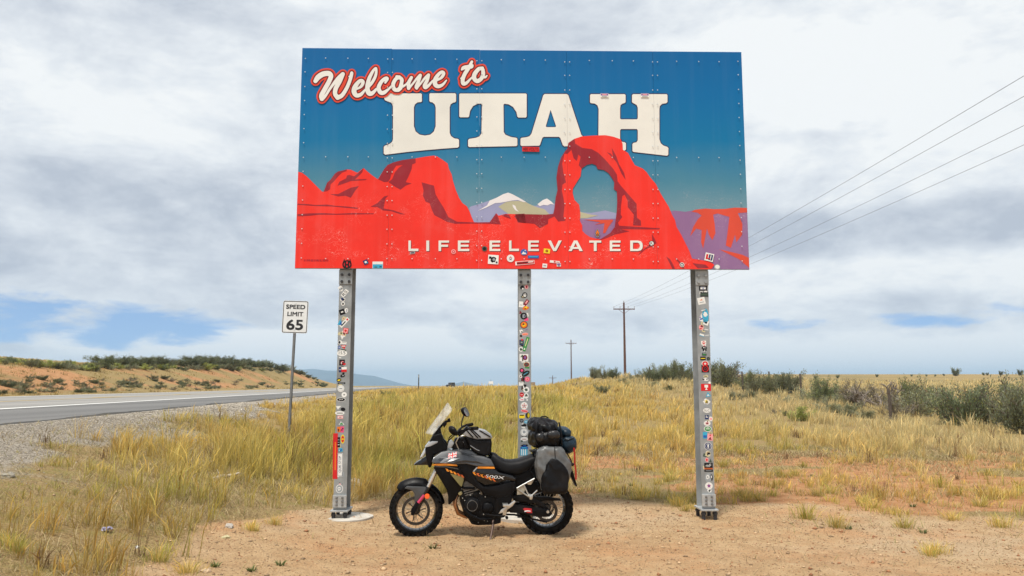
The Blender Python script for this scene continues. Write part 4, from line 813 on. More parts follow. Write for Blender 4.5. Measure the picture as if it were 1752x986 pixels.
Rr = [(1203, 493.5, 14, 8.5, 'b', 'k', [('b', 'w', 0, 0, 9.5, 5.5), ('b', 'n', 0, 2, 9.5, .9), ('b', 'n', 0, -2, 9.5, .9), ('star', 'b', 0, 0, 3, 3)], 0), (1205, 504, 14, 7.5, 'b', 'd', [('b', 'k', 0, 3, 14, 1.5), ('b', 'k', 0, -3, 14, 1.5)], 0), (1200.2, 515, 13, 12, 'b', 'w', [('tri', 'o', 0, 2, 5, 2.4), ('b', 's', 0, -2.4, 8, .9)], 12),
      (1207, 541, 11, 26, 'o', 'c', [('blob', 'w', 0, 3, 8, 9)], 0), (1203.5, 531, 9, 4, 'b', 's', [('b', 'w', 0, 0, 7, 1.4)], 14), (1200, 546, 8, 10, 'blob', 'w', [('b', 'b', 0, 0, 5, 2.4), ('b', 'v', -1, 3, 3, 1.6)], 20), (1208, 552.5, 9, 8, 'b', 'w', [('blob', 'k', 0, 0, 4, 3.4)], -20), (1199.8, 560.5, 8, 9, 'o', 'e', [('blob', 'm', 1, 2, 5, 4), ('b', 'r', -1, -2, 4, 1.4)], 0),
      (1208.5, 564, 10.5, 6.5, 'b', 's', [('b', 'w', 0, 0, 7.5, 1.2)], -12), (1201, 573.5, 8, 4, 'b', 'w', [('b', 'c', 0, -1.4, 8, 1)], -18), (1210, 574.5, 10, 6.5, 'b', 's', [('b', 'w', 0, .6, 7, .9)], 8), (1204, 586.5, 8.5, 6.5, 'b', 'w', [('blob', 'r', 0, 0, 6, 5), ('b', 'w', 0, 0, 4, 1)], 4), (1205, 595.5, 10, 7, 'blob', 'k', [('b', 's', 1, 0, 5, 1.2), ('tri', 'w', -1, 1, 2.5, 2)], 0),
      (1206, 603, 7.5, 4, 'b', 's', [('b', 'd', 0, 0, 5, 1)], 4), (1205, 607, 8, 4, 'b', 'd', [('b', 'g', 0, 0, 5, 1.4)], -4), (1202.8, 613.5, 9.5, 6.5, 'b', 'k', [('b', 'y', 0, 0, 7.5, 1.30)], 0), (1212, 614, 6, 6, 'o', 'k', [('o', 'd', 0, 0, 4, 4)], 0), (1206.5, 622.5, 12, 10, 'o', 'w', [('o', 'r', 0, 0, 10, 8.4), ('star', 'w', 0, 0, 5, 5)], 0), (1206.8, 631, 13, 13, 'b', 'k', [('o', 'r', 0, 0, 11.5, 11.5), ('o', 'k', 0, 0, 8.6, 8.6), ('o', 'm', 0, 0, 5.4, 5.4), ('o', 'k', 0, 0, 2.6, 2.6)], 0),
      (1207.5, 644, 8.5, 5, 'blob', 't', [('b', 'd', 0, 0, 4.5, 1.2)], 0), (1206.5, 649.5, 12, 5, 'blob', 'w', [('blob', 'k', -3, 0, 4, 3), ('blob', 'k', 3, .4, 3, 2)], 0), (1208, 663, 17, 12, 'b', 'r', [('b', 'w', .5, 2, 6, 4.6), ('b', 'w', .5, -2, 1.8, 5), ('b', 'w', .5, -3.6, 4, 1.2)], 0), (1214, 655, 5, 4, 'blob', 'w', [], 0), (1211, 675, 9, 8, 'tri', 'c', [('tri', 'w', 0, -1, 4.5, 3.6)], 14),
      (1209, 687.5, 12, 10, 'blob', 'w', [('star', 'y', 0, .5, 9, 8), ('b', 'k', 0, -2, 5, 1.4), ('blob', 'd', .5, .5, 3, 2.6)], 0), (1209.5, 702.5, 13, 8, 'o', 'w', [('T:SLC', 'k', 0, 0, 9, 3.4)], 0), (1209, 695, 9, 3, 'b', 's', [], 3), (1209.5, 714, 6.5, 7, 'b', 'n', [('b', 'w', 0, 0, 4, 1.2), ('b', 'w', -1, 1.8, 1, 2)], 0), (1216.3, 717, 6.5, 8, 'o', 'w', [('blob', 'e', 0, 0, 4.5, 5)], 0), (1210, 724.5, 11.5, 8.5, 'o', 'w', [('star', 'e', 0, 0, 9, 7), ('o', 'm', 0, 0, 4, 3)], 0),
      (1211, 734, 13, 9.5, 'o', 'w', [('o', 'g', 0, 0, 11, 7.6), ('b', 'w', 0, 0, 7, 1.2), ('b', 'w', 0, 2, 4, .9)], 0), (1206.5, 745, 7.5, 11, 'b', 'c', [('b', 'b', 0, -2, 6, 4)], 0), (1215, 748, 9.5, 11.5, 'b', 'e', [('tri', 'm', 0, -2, 6, 5), ('o', 'r', 0, 2.8, 2.4, 2.4)], -6), (1216, 741, 6, 5, 'o', 't', [('b', 'd', 0, 0, 3, 1)], 0), (1211.5, 763.5, 13.5, 13.5, 'o', 'w', [('o', 'n', 0, 0, 12, 12), ('o', 'w', 0, 0, 9, 9), ('o', 'n', 0, 0, 8, 8), ('b', 'w', 0, 0, 1.6, 7), ('tri', 'w', 0, 1.5, 4, 4)], 0),
      (1211.5, 777, 9, 9.5, 'o', 't', [('blob', 'k', 1, 0, 6, 6), ('b', 'w', 2, -1.6, 3, 1.2)], 0), (1209.5, 787, 6, 8, 'blob', 'e', [('blob', 'r', 0, 0, 3.4, 4)], 0), (1215.5, 788, 5, 6, 'tri', 'd', [], 0), (1212.3, 796.5, 14.5, 8.5, 'b', 'k', [('T:mF', 'w', 0, 0, 9, 5)], 0), (1212.5, 802, 14.5, 2, 'b', 'o', [('b', 'm', 0, 0, 14.5, .7)], 0), (1212.5, 805.5, 14.5, 4, 'b', 'k', [('b', 's', 0, 0, 10, 0.70)], 0),
      (1212, 817.5, 12, 15, 'o', 's', [('blob', 'w', -1, 1, 6, 7), ('blob', 's', -1, 1, 3, 4)], 0), (1217.5, 817, 4.5, 11, 'blob', 'k', [('b', 'w', 0, 1, 1.4, 4)], 4), (1213, 831.5, 13, 12, 'o', 'w', [('star', 'e', 0, 0, 9, 9), ('o', 'b', 0, 0, 4.5, 4.5), ('star', 'r', 0, 0, 3.6, 3.6)], 0)]
for k, lst in enumerate((L, Cc, Rr)):
    for (x, y, w_, h_, kind, base, inner, rot) in lst: ps(k, x, y, w_, h_, kind, base, inner, rot)
for k, (xt, xb, y0_, y1_) in enumerate(((591, 581, 500, 830), (897.5, 897, 500, 770), (1204, 1212, 490, 840))):   # older, faded stickers under the rest
    for i in range(17):
        y = rs.uniform(y0_, y1_); x = xt + (xb - xt) * (y - 490) / 340 + rs.uniform(-4.5, 4.5); w_, h_ = rs.uniform(5, 9), rs.uniform(4, 9)
        p = px_on(x, y, SY0 + FY, SK); c1, c2 = rs.choice([('w', 'k'), ('s', 'k'), ('t', 'm'), ('k', 'w'), ('w', 'b'), ('s', 'r'), ('d', 't')])
        sticker(post_o[k], p.x / math.cos(S_RZ), p.z, w_, h_, rs.choice(['b', 'o', 'blob', 'b']), c1, scr(c2, rs.choice('smdek'), w_, h_)[:3], rs.uniform(-25, 25), lay=0.4 + 0.025 * i, y0=FY)

# ------------------------------------------------------------------ speed limit sign beside the road
SLX, SLY = -5.33, 19.1
gz = float(land(SLX, SLY))
sl = empty('speed_limit_sign', (SLX, SLY, gz), R(4)); sl.rotation_euler[1] = R(1.3)
tag(sl, 'white speed limit 65 sign on a thin steel post in roadside grass', 'sign')
m_ = MB(); PH = 3.66 - gz
m_.add([(x, y, z) for z in (-0.3, PH - 0.25) for x, y in ((-.034, .012), (-.020, .012), (-.020, -.018), (.020, -.018), (.020, .012), (.034, .012), (.034, .017), (.015, .017), (.015, -.013), (-.015, -.013), (-.015, .017), (-.034, .017))],
       [tuple(i + j for i, j in ()) for _ in ()] + [(i, (i + 1) % 12, 12 + (i + 1) % 12, 12 + i) for i in range(12)])
m_.box(-.034, .034, -.018, .017, PH - 0.27, PH - 0.249)
m_.build('post', mat('sign_post_steel', (0.20, 0.20, 0.20), 0.6, 0.3), sl)
def rrect(w_, h_, r_):
    o = []
    for cx, cz, a0 in ((w_ / 2 - r_, h_ / 2 - r_, 0), (-w_ / 2 + r_, h_ / 2 - r_, 90), (-w_ / 2 + r_, -h_ / 2 + r_, 180), (w_ / 2 - r_, -h_ / 2 + r_, 270)):
        for a in range(0, 91, 18): o.append((cx + r_ * math.cos(R(a0 + a)), cz + r_ * math.sin(R(a0 + a))))
    return o
SWH = (0.61, 0.79); CZ = PH - SWH[1] / 2
WHT = mat('reflective_white', (0.80, 0.80, 0.79), 0.5, var=0.04); BLK = mat('sign_black', (0.015, 0.015, 0.018), 0.5)
m_ = MB(); m_.prism([(x, z + CZ) for x, z in rrect(*SWH, 0.045)], -0.026, -0.023); pl = m_.build('plate', WHT, sl)
def on_plate(name, loops, lay):
    o = flat(name, loops, 1, BLK, pl, False)
    for v in o.data.vertices: v.co.y = -0.026 - 0.0015 * lay
    return o
on_plate('border', [[(x, z + CZ) for x, z in rrect(SWH[0] - .02, SWH[1] - .02, .038)], [(x, z + CZ) for x, z in rrect(SWH[0] - .052, SWH[1] - .052, .026)]], 1)
def plate_text(s, w_, h_, cz, bold=0.006):
    tp, tf = text_mesh(s); m_ = MB()
    m_.add([(x * w_, -0.0285, CZ + cz + y * h_) for x, y in tp], tf)
    o = m_.build('lettering', BLK, pl); md = bold
    # embolden by pushing outline outward
    bm = bmesh.new(); bm.from_mesh(o.data); bmesh.ops.remove_doubles(bm, verts=bm.verts, dist=1e-5)
    mv = {}
    for e in bm.edges:
        if len(e.link_faces) == 1:
            f = e.link_faces[0]; c = f.calc_center_median(); mid = (e.verts[0].co + e.verts[1].co) / 2
            d_ = (e.verts[1].co - e.verts[0].co); nrm = Vector((d_.z, 0, -d_.x)).normalized()
            if nrm.dot(mid - c) < 0: nrm = -nrm
            for v in e.verts: mv.setdefault(v, []).append(nrm)
    for v, ns in mv.items():
        s_ = sum(ns, Vector()); 
        if s_.length > 1e-4: v.co += s_.normalized() * md
    bm.normal_update()
    for f in bm.faces:
        if f.normal.y > 0: f.normal_flip()
    bm.to_mesh(o.data); bm.free()
plate_text('SPEED', 0.45, 0.098, 0.245); plate_text('LIMIT', 0.37, 0.098, 0.07); plate_text('65', 0.38, 0.235, -0.19, 0.012)
for z in (CZ + 0.33, CZ - 0.32):
    m_ = MB(); m_.lathe(0, z, [(0, -.006), (.012, -.005), (.013, 0)], 8, cy=-.0265); m_.build('bolt', MATS['bolt_zinc'], sl)

# ------------------------------------------------------------------ the motorcycle (seen from its left side, front to the left)
BX, BY = -1.042, 8.80; BRZ = math.atan2(0.135, 1.427)
bike = empty('motorcycle', (BX, BY, float(land(-0.3, 8.85)) - 0.010), BRZ)
tag(bike, 'black and grey adventure motorcycle with orange stripes parked on its side stand', 'motorcycle')
def B(X, Y): return ((X - 237) / 624.0, (938 - 19 * (X - 237) / 893.0 - Y) / 624.0)
def BL(pts): return [B(x, y) for x, y in pts]
PLAST = mat('black_plastic', (0.005, 0.005, 0.006), 0.42, spec=0.14, var=0.25, scale=12, dirt=((0.06, 0.045, 0.03), 0.06, 9), bump=0.05, bscale=60)
GLOSSB = mat('gloss_black', (0.006, 0.006, 0.007), 0.18, spec=.3, var=0.1, dirt=((0.10, 0.07, 0.05), 0.10, 8), coat=0.4)
TANK = mat('graphite_paint', (0.062, 0.063, 0.066), 0.30, 0.5, var=0.12, scale=4, coat=0.8, dirt=((0.30, 0.25, 0.19), 0.12, 8))
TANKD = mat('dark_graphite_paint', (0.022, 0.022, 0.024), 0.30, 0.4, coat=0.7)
ORG = mat('orange_decal', (0.78, 0.26, 0.015), 0.4, var=0.08); ORGD = mat('orange_red_decal', (0.62, 0.12, 0.02), 0.4)
RUB = mat('tyre_rubber', (0.009, 0.0085, 0.008), 0.85, spec=.12, var=0.2, dirt=((0.14, 0.10, 0.06), 0.22, 11), bump=0.1, bscale=80)
ENG = mat('engine_black', (0.007, 0.007, 0.008), 0.45, 0.1, spec=.18, var=0.3, scale=20, dirt=((0.09, 0.065, 0.045), 0.12, 14))
ENGG = mat('engine_grey', (0.19, 0.185, 0.175), 0.45, 0.6, var=0.25, scale=22)
ALUM = mat('bright_alloy', (0.62, 0.62, 0.60), 0.32, 0.85, var=0.12, scale=14)
STLD = mat('disc_steel', (0.06, 0.054, 0.048), 0.42, 0.7, var=0.25, scale=30)
COPP = mat('heated_header_pipe', (0.40, 0.20, 0.10), 0.32, 0.85, var=0.35, scale=10)
SEAT = mat('seat_vinyl', (0.006, 0.006, 0.007), 0.55, spec=.2, var=0.15, bump=0.12, bscale=220)
REDM = mat('red_plastic', (0.52, 0.02, 0.03), 0.4); PINK = mat('anodised_pink', (0.60, 0.06, 0.14), 0.35, 0.5)
AMB = mat('amber_reflector', (0.95, 0.13, 0.02), 0.2, var=0.05, coat=0.6); OLV = mat('olive_guard', (0.20, 0.17, 0.06), 0.5)
LENS = mat('headlight_lens', (0.52, 0.55, 0.58), 0.12, 0.35, coat=1.0); PALE = mat('pale_grey_plastic', (0.40, 0.42, 0.44), 0.35, 0.2)
WHTD = mat('white_decal', (0.78, 0.78, 0.78), 0.45)
def pris(name, pts, y0, y1, m_, bevel=0.008, parent=bike, smooth=40, seg=2):
    q_ = MB(); q_.prism(BL(pts), y0, y1, bevel, seg); return q_.build(name, m_, parent, smooth)
def decal(name, pts, y, m_, parent=bike):
    q_ = MB(); p_ = BL(pts); q_.prism(p_, y, y + 0.002); return q_.build(name, m_, parent)
def tub(name, pts, rad, m_, parent=bike, n=10):
    """pts: (zoomX, zoomY, y)"""
    q_ = MB(); q_.tube([(B(x, y)[0], yy, B(x, y)[1]) for x, y, yy in pts], rad, n); return q_.build(name, m_, parent, 60)
def lean(o, Ym, k, k2=0.0):
    """lean a side panel in above (k) and below (k2) the height of zoom row Ym"""
    zm = B(500, Ym)[1]
    for v in o.data.vertices:
        d_ = v.co.z - zm; sgn_ = -1 if v.co.y < 0 else 1
        if d_ > 0: v.co.y -= sgn_ * d_ * k
        else: v.co.y += sgn_ * d_ * k2
    o.data.update(); return o
def disc(name, X, Y, prof, m_, parent=bike, n=28, cy=0.0):
    q_ = MB(); c = B(X, Y); q_.lathe(c[0], c[1], prof, n, cy=cy); return q_.build(name, m_, parent, 45)
# wheels
def wheel(name, X, Y, rad, tw, rim_r, label, knobs, disc_r, side_disc):
    c = B(X, Y); c = (c[0], rad + 0.001)
    q_ = MB()
    q_.lathe(c[0], c[1], [(rim_r - 0.012, -tw * .36), (rim_r, -tw * .40), (rim_r + 0.003, -tw * .34), (rim_r - 0.010, -tw * .2), (rim_r - 0.015, 0), (rim_r - 0.010, tw * .2), (rim_r + 0.003, tw * .34), (rim_r, tw * .40), (rim_r - 0.012, tw * .36), (rim_r - 0.024, 0.0)], 48, closed=True)
    w_ = q_.build(name, GLOSSB, bike, 50); w_['label'] = label
    q_ = MB(); pr = []
    for i in range(13):
        a = math.pi * i / 12; pr.append((rim_r + (rad - 0.014 - rim_r) * (0.08 + 0.92 * math.sin(a) ** 0.7), -tw / 2 * math.cos(a) * (1 if 2 < i < 10 else 0.93)))
    q_.lathe(c[0], c[1], pr, 64, closed=True)
    for i in range(knobs):
        for j, (yo, wk, off) in enumerate(((-0.36, .20, 0), (-0.12, .17, .5), (0.14, .17, 0), (0.37, .20, .5))):
            a = 2 * math.pi * (i + off) / knobs; a2 = 2 * math.pi / knobs * 0.30
            r1 = rad if abs(yo) < .3 else rad - 0.012; r0 = rad - 0.036; y0, y1 = (yo - wk / 2) * tw, (yo + wk / 2) * tw
            vs = [(c[0] + r_ * math.cos(a + e), y_, c[1] + r_ * math.sin(a + e)) for r_ in (r0, r1) for e in (-a2, a2) for y_ in (y0, y1)]
            q_.add(vs, [(4, 5, 7, 6), (0, 1, 5, 4), (2, 6, 7, 3), (0, 4, 6, 2), (1, 3, 7, 5)])
    q_.build('tyre', RUB, w_, 50)
    q_ = MB(); q_.lathe(c[0], c[1], [(0.012, -0.075), (0.03, -0.075), (0.046, -0.06), (0.046, -0.045), (0.026, -0.03), (0.026, 0.03), (0.046, 0.045), (0.046, 0.06), (0.03, 0.075), (0.012, 0.075)], 24); q_.build('hub', STLD, w_, 40)
    q_ = MB(); ns = 32
    for i in range(ns):
        a = 2 * math.pi * i / ns; sd = 1 if i % 2 else -1; tw_ = 0.55 if (i // 2) % 2 else -0.55
        q_.tube([(c[0] + 0.044 * math.cos(a + tw_), sd * 0.052, c[1] + 0.044 * math.sin(a + tw_)), (c[0] + (rim_r - .02) * math.cos(a), sd * .006, c[1] + (rim_r - .02) * math.sin(a))], 0.0036, 4, False)
    tag(q_.build('spokes', mat('spoke_steel', (0.55, 0.47, 0.34), 0.35, 0.5), w_), kind='stuff')
    q_ = MB(); y_ = side_disc
    q_.lathe(c[0], c[1], [(disc_r, y_ - .0025), (disc_r, y_ + .0025), (disc_r * .80, y_ + .0025), (disc_r * .80, y_ - .0025)], 48, closed=True)
    for i in range(6):
        a = 2 * math.pi * i / 6; q_.tube([(c[0] + .035 * math.cos(a), y_, c[1] + .035 * math.sin(a)), (c[0] + disc_r * .74 * math.cos(a + .25), y_, c[1] + disc_r * .74 * math.sin(a + .25))], 0.006, 5)
    q_.build('brake_disc', STLD, w_, 40)
    return w_, c
fwh, fc = wheel('wheel', 237, 760, 0.291, 0.120, 0.222, 'front spoked wheel with brake disc and block tread tyre', 30, 0.152, -0.085)
rwh, rc = wheel('wheel', 1126, 745, 0.300, 0.150, 0.212, 'rear spoked wheel with chunky block tread tyre', 26, 0.11, 0.088)
# fork, mudguard, brake
for s_, nm in ((-1, 'near'), (1, 'far')):
    tub('fork_leg', [(237, 760, s_ * .095), (300, 632, s_ * .095), (318, 598, s_ * .095)], [0.027, 0.029, 0.029], GLOSSB)
    tub('fork_tube', [(312, 608, s_ * .095), (370, 492, s_ * .095), (420, 390, s_ * .095)], 0.0205, mat('fork_chrome', (0.66, 0.60, 0.53), 0.22, 0.75))
tub('axle', [(237, 760, -.115), (237, 760, .115)], 0.014, STLD)
pris('brake_caliper', [(205, 745), (240, 690), (258, 700), (250, 730), (222, 785), (205, 780)], -.125, -.08, PLAST, .006)
tub('caliper_bracket', [(252, 700, -.128), (292, 650, -.128)], 0.017, PINK)
disc('side_reflector', 311, 657, [(0, -.008), (.024, -.007), (.028, 0), (.028, .006)], AMB, cy=-.135)
q_ = MB(); vs = []; ARC = list(range(12, 138, 6)); R0 = 0.312                                # mudguard: curved shell round the front tyre
for i, a in enumerate(ARC):
    aa = R(a); r_ = R0 + (0.030 if 70 < a < 132 else 0.008) * (1 if a < 125 else .8)
    hw = 0.082 if 45 < a < 125 else 0.066
    for j in range(9):
        u = -1 + 2 * j / 8; d_ = (abs(u) ** 2.2) * (0.085 if 60 < a < 128 else 0.04)
        vs.append((fc[0] + (r_ - d_) * math.cos(aa), hw * u * (1 + .05 * abs(u)), fc[1] + (r_ - d_) * math.sin(aa)))
n_ = len(ARC); q_.add(vs, [(i * 9 + j, i * 9 + j + 1, (i + 1) * 9 + j + 1, (i + 1) * 9 + j) for i in range(n_ - 1) for j in range(8)])
mg = q_.build('front_mudguard', PLAST, bike, 60); md = mg.modifiers.new('thick', 'SOLIDIFY'); md.thickness = 0.006
pris('mudguard_stay', [(175, 592), (300, 596), (312, 640), (262, 690), (228, 700), (226, 640), (205, 618), (160, 608)], -.118, -.100, mat('mudguard_grey', (0.06, 0.063, 0.066), .38), .006)
# nose: beak, headlight, upper panel, screen, cockpit
pris('beak', [(214, 458), (232, 440), (300, 398), (330, 395), (345, 432), (340, 462), (300, 455)], -.085, .085, GLOSSB, .02)
pris('headlight_shell', [(300, 400), (292, 345), (318, 305), (345, 255), (400, 240), (412, 285), (445, 330), (440, 352), (350, 385), (335, 470), (318, 470)], -.115, .115, PLAST, .03, seg=3)
pris('headlight', [(256, 412), (268, 385), (290, 344), (312, 342), (305, 372), (280, 402)], -.085, .085, LENS, .02, seg=3)
pris('nose_panel', [(288, 338), (318, 300), (340, 292), (382, 292), (374, 306), (330, 328)], -.122, .122, PALE, .012)
pris('cockpit', [(340, 255), (352, 232), (380, 205), (395, 190), (402, 240), (420, 280), (440, 300), (445, 330), (400, 330), (350, 290)], -.06, .06, PLAST, .012)
q_ = MB(); vs = []
for i in range(13):
    v_ = i / 12
    for j in range(13):
        u = -1 + 2 * j / 12
        cx, cz = B(290 + (442 - 290) * v_, 243 + (33 - 243) * v_)
        hw = 0.205 - 0.055 * v_ ** 1.5; back = (0.085 + 0.02 * v_ - 0.085 * max(0, v_ - .8) * 4) * abs(u) ** 1.8
        vs.append((cx + back, hw * u, cz - 0.010 * abs(u) ** 2 * (2.5 if v_ > .9 else 1) - (0.03 * abs(u) ** 3 if i == 12 else 0)))
q_.add(vs, [(i * 13 + j, i * 13 + j + 1, (i + 1) * 13 + j + 1, (i + 1) * 13 + j) for i in range(12) for j in range(12)])
scm = bpy.data.materials.new('scuffed_screen'); scm.use_nodes = True; t = scm.node_tree; q = NG(t); b = t.nodes['Principled BSDF']
b.inputs['Base Color'].default_value = (0.80, 0.80, 0.76, 1); b.inputs['Roughness'].default_value = 0.2
co = q.n('ShaderNodeTexCoord').outputs['Object']; t.links.new(q.m('ADD', 0.10, q.m('MULTIPLY', q.ss(q.noise(co, 9, 5), .35, .7), 0.24)), b.inputs['Alpha'])
q_.build('windscreen', scm, bike, 60).modifiers.new('thick', 'SOLIDIFY').thickness = 0.003
tub('screen_bracket', [(352, 262, -.10), (372, 220, -.11), (392, 196, -.10)], 0.010, PLAST)
tub('screen_bracket', [(352, 262, .10), (372, 220, .11), (392, 196, .10)], 0.010, PLAST)
tub('device_mount', [(392, 205, 0), (412, 180, -.03), (430, 165, -.05), (446, 158, -.05)], [.014, .012, .016, .012], PLAST)
pris('device_mount', [(440, 145), (458, 137), (466, 160), (450, 168)], -.085, -.03, PLAST, .004); pris('device_mount', [(408, 182), (432, 158), (440, 178), (420, 205)], -.07, -.02, PLAST, .005)
pris('instrument_pod', [(438, 345), (448, 292), (470, 285), (490, 305), (470, 340)], -.09, .05, PALE, .01)
# handlebar, levers, mirrors
tub('handlebar', [(600, 196, -.40), (560, 205, -.30), (515, 235, -.14), (500, 250, 0), (515, 235, .14), (555, 205, .30), (590, 196, .40)], 0.013, PLAST)
tub('grip', [(636, 192, -.43), (585, 198, -.31)], 0.019, RUB); tub('grip', [(625, 192, .43), (580, 198, .31)], 0.019, RUB)
pris('switch_cluster', [(500, 228), (545, 205), (572, 180), (580, 195), (555, 225), (520, 255)], -.33, -.22, PLAST, .01)
tub('clutch_lever', [(560, 212, -.33), (520, 205, -.40), (470, 255, -.42), (440, 285, -.40)], 0.006, PLAST)
tub('cable', [(545, 225, -.2), (500, 225, -.22), (455, 265, -.15), (440, 330, -.10)], 0.006, PLAST)
tub('cable', [(560, 250, -.12), (520, 260, -.14), (500, 300, -.12), (520, 345, -.10)], 0.006, ALUM)
tub('cable', [(590, 240, -.12), (540, 285, -.12), (560, 330, -.10)], 0.007, PLAST)
pris('ignition_block', [(470, 345), (495, 275), (560, 262), (600, 300), (600, 350)], -.07, .07, ENG, .015)
for x_, y_ in ((500, 262), (520, 250), (548, 300), (575, 262), (588, 300)):
    disc('cable_clamp', x_, y_, [(0, -.006), (.007, -.004), (.008, 0), (.008, .02)], ALUM, n=8, cy=-.085)
def mirror(X, Y, w_, h_, y_, glass, stalk, tilt):
    c = B(X, Y); q_ = MB(); ring = [(w_ * math.copysign(abs(math.cos(a)) ** .75, math.cos(a)), h_ * math.copysign(abs(math.sin(a)) ** .75, math.sin(a))) for a in np.linspace(0, 2 * math.pi, 25)[:-1]]
    ct, st_ = math.cos(tilt), math.sin(tilt)
    def pt(u, v, d_): return (c[0] + d_ * math.cos(glass) * 1 + u * math.sin(glass) - v * .38, y_ + u * math.cos(glass) - d_ * math.sin(glass), c[1] + v)
    rows = [(1.0, 0.0), (1.02, -.012), (.9, -.034), (.55, -.05), (.1, -.055)]
    vs = [pt((u * ct - v * st_) * k, (u * st_ + v * ct) * k, d_) for k, d_ in rows for u, v in ring]
    q_.add(vs, [(i * 24 + j, i * 24 + (j + 1) % 24, (i + 1) * 24 + (j + 1) % 24, (i + 1) * 24 + j) for i in range(4) for j in range(24)] + [tuple(range(24)), tuple(range(96, 120))])
    mo = q_.build('mirror', PLAST, bike, 50)
    q_ = MB(); q_.add([pt((u * ct - v * st_) * .88, (u * st_ + v * ct) * .88, .002) for u, v in ring], [tuple(range(24))])
    gm_ = mat('mirror_glass', (0.86, 0.88, 0.9), 0.03, 1.0, var=0.0); q_.build('mirror_glass', gm_, mo)
    tub('mirror_stalk', stalk, 0.007, PLAST)
mirror(581, 103, 0.062, 0.052, .36, R(28), [(545, 205, .27), (548, 170, .29), (562, 125, .34)], .2)
mirror(486, 212, 0.058, 0.048, -.38, R(-25), [(560, 212, -.27), (525, 215, -.33), (500, 222, -.37)], .2)
# tank, shrouds, decals
pris('fuel_tank', [(430, 440), (420, 380), (470, 348), (560, 342), (610, 352), (650, 380), (700, 388), (738, 402), (766, 470), (700, 520), (520, 520)], -.135, .135, TANK, .045, seg=4)
for s_ in (-1, 1):
    y0, y1 = (-.212, -.120) if s_ < 0 else (.120, .212)
    lean(pris('tank_shroud', [(345, 436), (338, 425), (352, 395), (400, 362), (450, 350), (520, 352), (580, 372), (640, 380), (690, 386), (735, 404), (762, 452), (640, 452), (570, 436), (505, 440), (430, 434)], y0, y1, TANK, .03, seg=4), 415, .75)
    pris('shroud_stripe', [(340, 448), (362, 438), (430, 434), (505, 441), (512, 452), (440, 449), (400, 450)], y0 + .006, y1 - .006, ORG, .002)
    pris('shroud_stripe', [(650, 452), (756, 452), (764, 466), (640, 466)], y0 + .004, y1 - .004, ORG, .002)
    lean(pris('lower_shroud', [(350, 462), (400, 452), (512, 456), (530, 470), (552, 520), (560, 545), (540, 600), (520, 625), (505, 670), (480, 690), (466, 708), (452, 710), (455, 670), (440, 610), (410, 560), (375, 505)], y0 + .008, y1 - .01, PLAST, .014), 520, 0, .22)
    pris('side_shroud', [(512, 440), (560, 432), (640, 440), (632, 470), (612, 490), (640, 545), (690, 585), (770, 580), (840, 560), (900, 545), (905, 600), (870, 640), (800, 660), (700, 640), (650, 600), (590, 560), (560, 545), (545, 505), (520, 470)], y0 + .016, y1 - .016, PLAST, .012)
    pris('frame_cover', [(632, 468), (760, 468), (790, 490), (830, 500), (880, 510), (905, 530), (900, 548), (850, 540), (780, 560), (700, 575), (645, 548), (612, 488)], y0 + .012, y1 - .03, GLOSSB, .010)
    yd = y0 - .004 if s_ < 0 else y1 + .001
    if s_ < 0:
        lean(decal('shroud_panel', [(360, 436), (390, 400), (430, 392), (470, 404), (440, 424), (400, 430)], yd + .0015, TANKD), 415, .75)
        decal('shroud_panel', [(480, 436), (500, 420), (560, 412), (640, 418), (700, 438), (640, 430), (570, 425)], yd + .0015, TANKD)
        lean(decal('shroud_highlight', [(392, 430), (418, 406), (462, 399), (525, 400), (485, 416), (432, 432)], yd + .001, mat('graphite_highlight', (.26, .26, .265), .3, .5, coat=.7)), 415, .75)  # highlight on the tank painted in as a lighter graphite patch
        decal('shroud_stripe', [(352, 458), (400, 452), (440, 452), (515, 466), (520, 474), (440, 460), (400, 460)], y0 + .0035, TANK)
        for i in range(5):                                   # orange chevrons, front and rear
            x0 = 428 + i * 25; y0_ = 468 + i * 9.5
            decal('chevron', [(x0, y0_), (x0 + 17, y0_ + 3), (x0 + 30, y0_ + 20), (x0 + 16, y0_ + 19), (x0 + 8, y0_ + 12), (x0 + 11, y0_ + 8)], y0 + .003, ORG if i < 3 else ORGD)
        decal('shroud_panel', [(462, 500), (552, 524), (553, 545), (540, 585), (530, 580), (500, 545)], y0 + .0045, OLV)
        for i in range(6):
            x0 = 612 + i * 26; y0_ = 488 + i * 8 
            decal('chevron', [(x0, y0_), (x0 + 20, y0_ + 1), (x0 + 14, y0_ + 9), (x0 + 30, y0_ + 22), (x0 + 14, y0_ + 20), (x0 + 4, y0_ + 9)], y0 + .0068, ORG if i % 2 == 0 else ORGD)
        decal('shroud_trim', [(640, 455), (646, 460), (622, 487), (614, 484)], y0 + .002, PALE)
# model figures on the side cover
tp, tf = text_mesh('500X'); q_ = MB(); c = B(762, 520)
q_.add([(c[0] + x * .205 + y * .012, -.2035, c[1] + y * .030 - x * .022) for x, y in tp], tf); q_.build('model_figures', WHTD, bike)
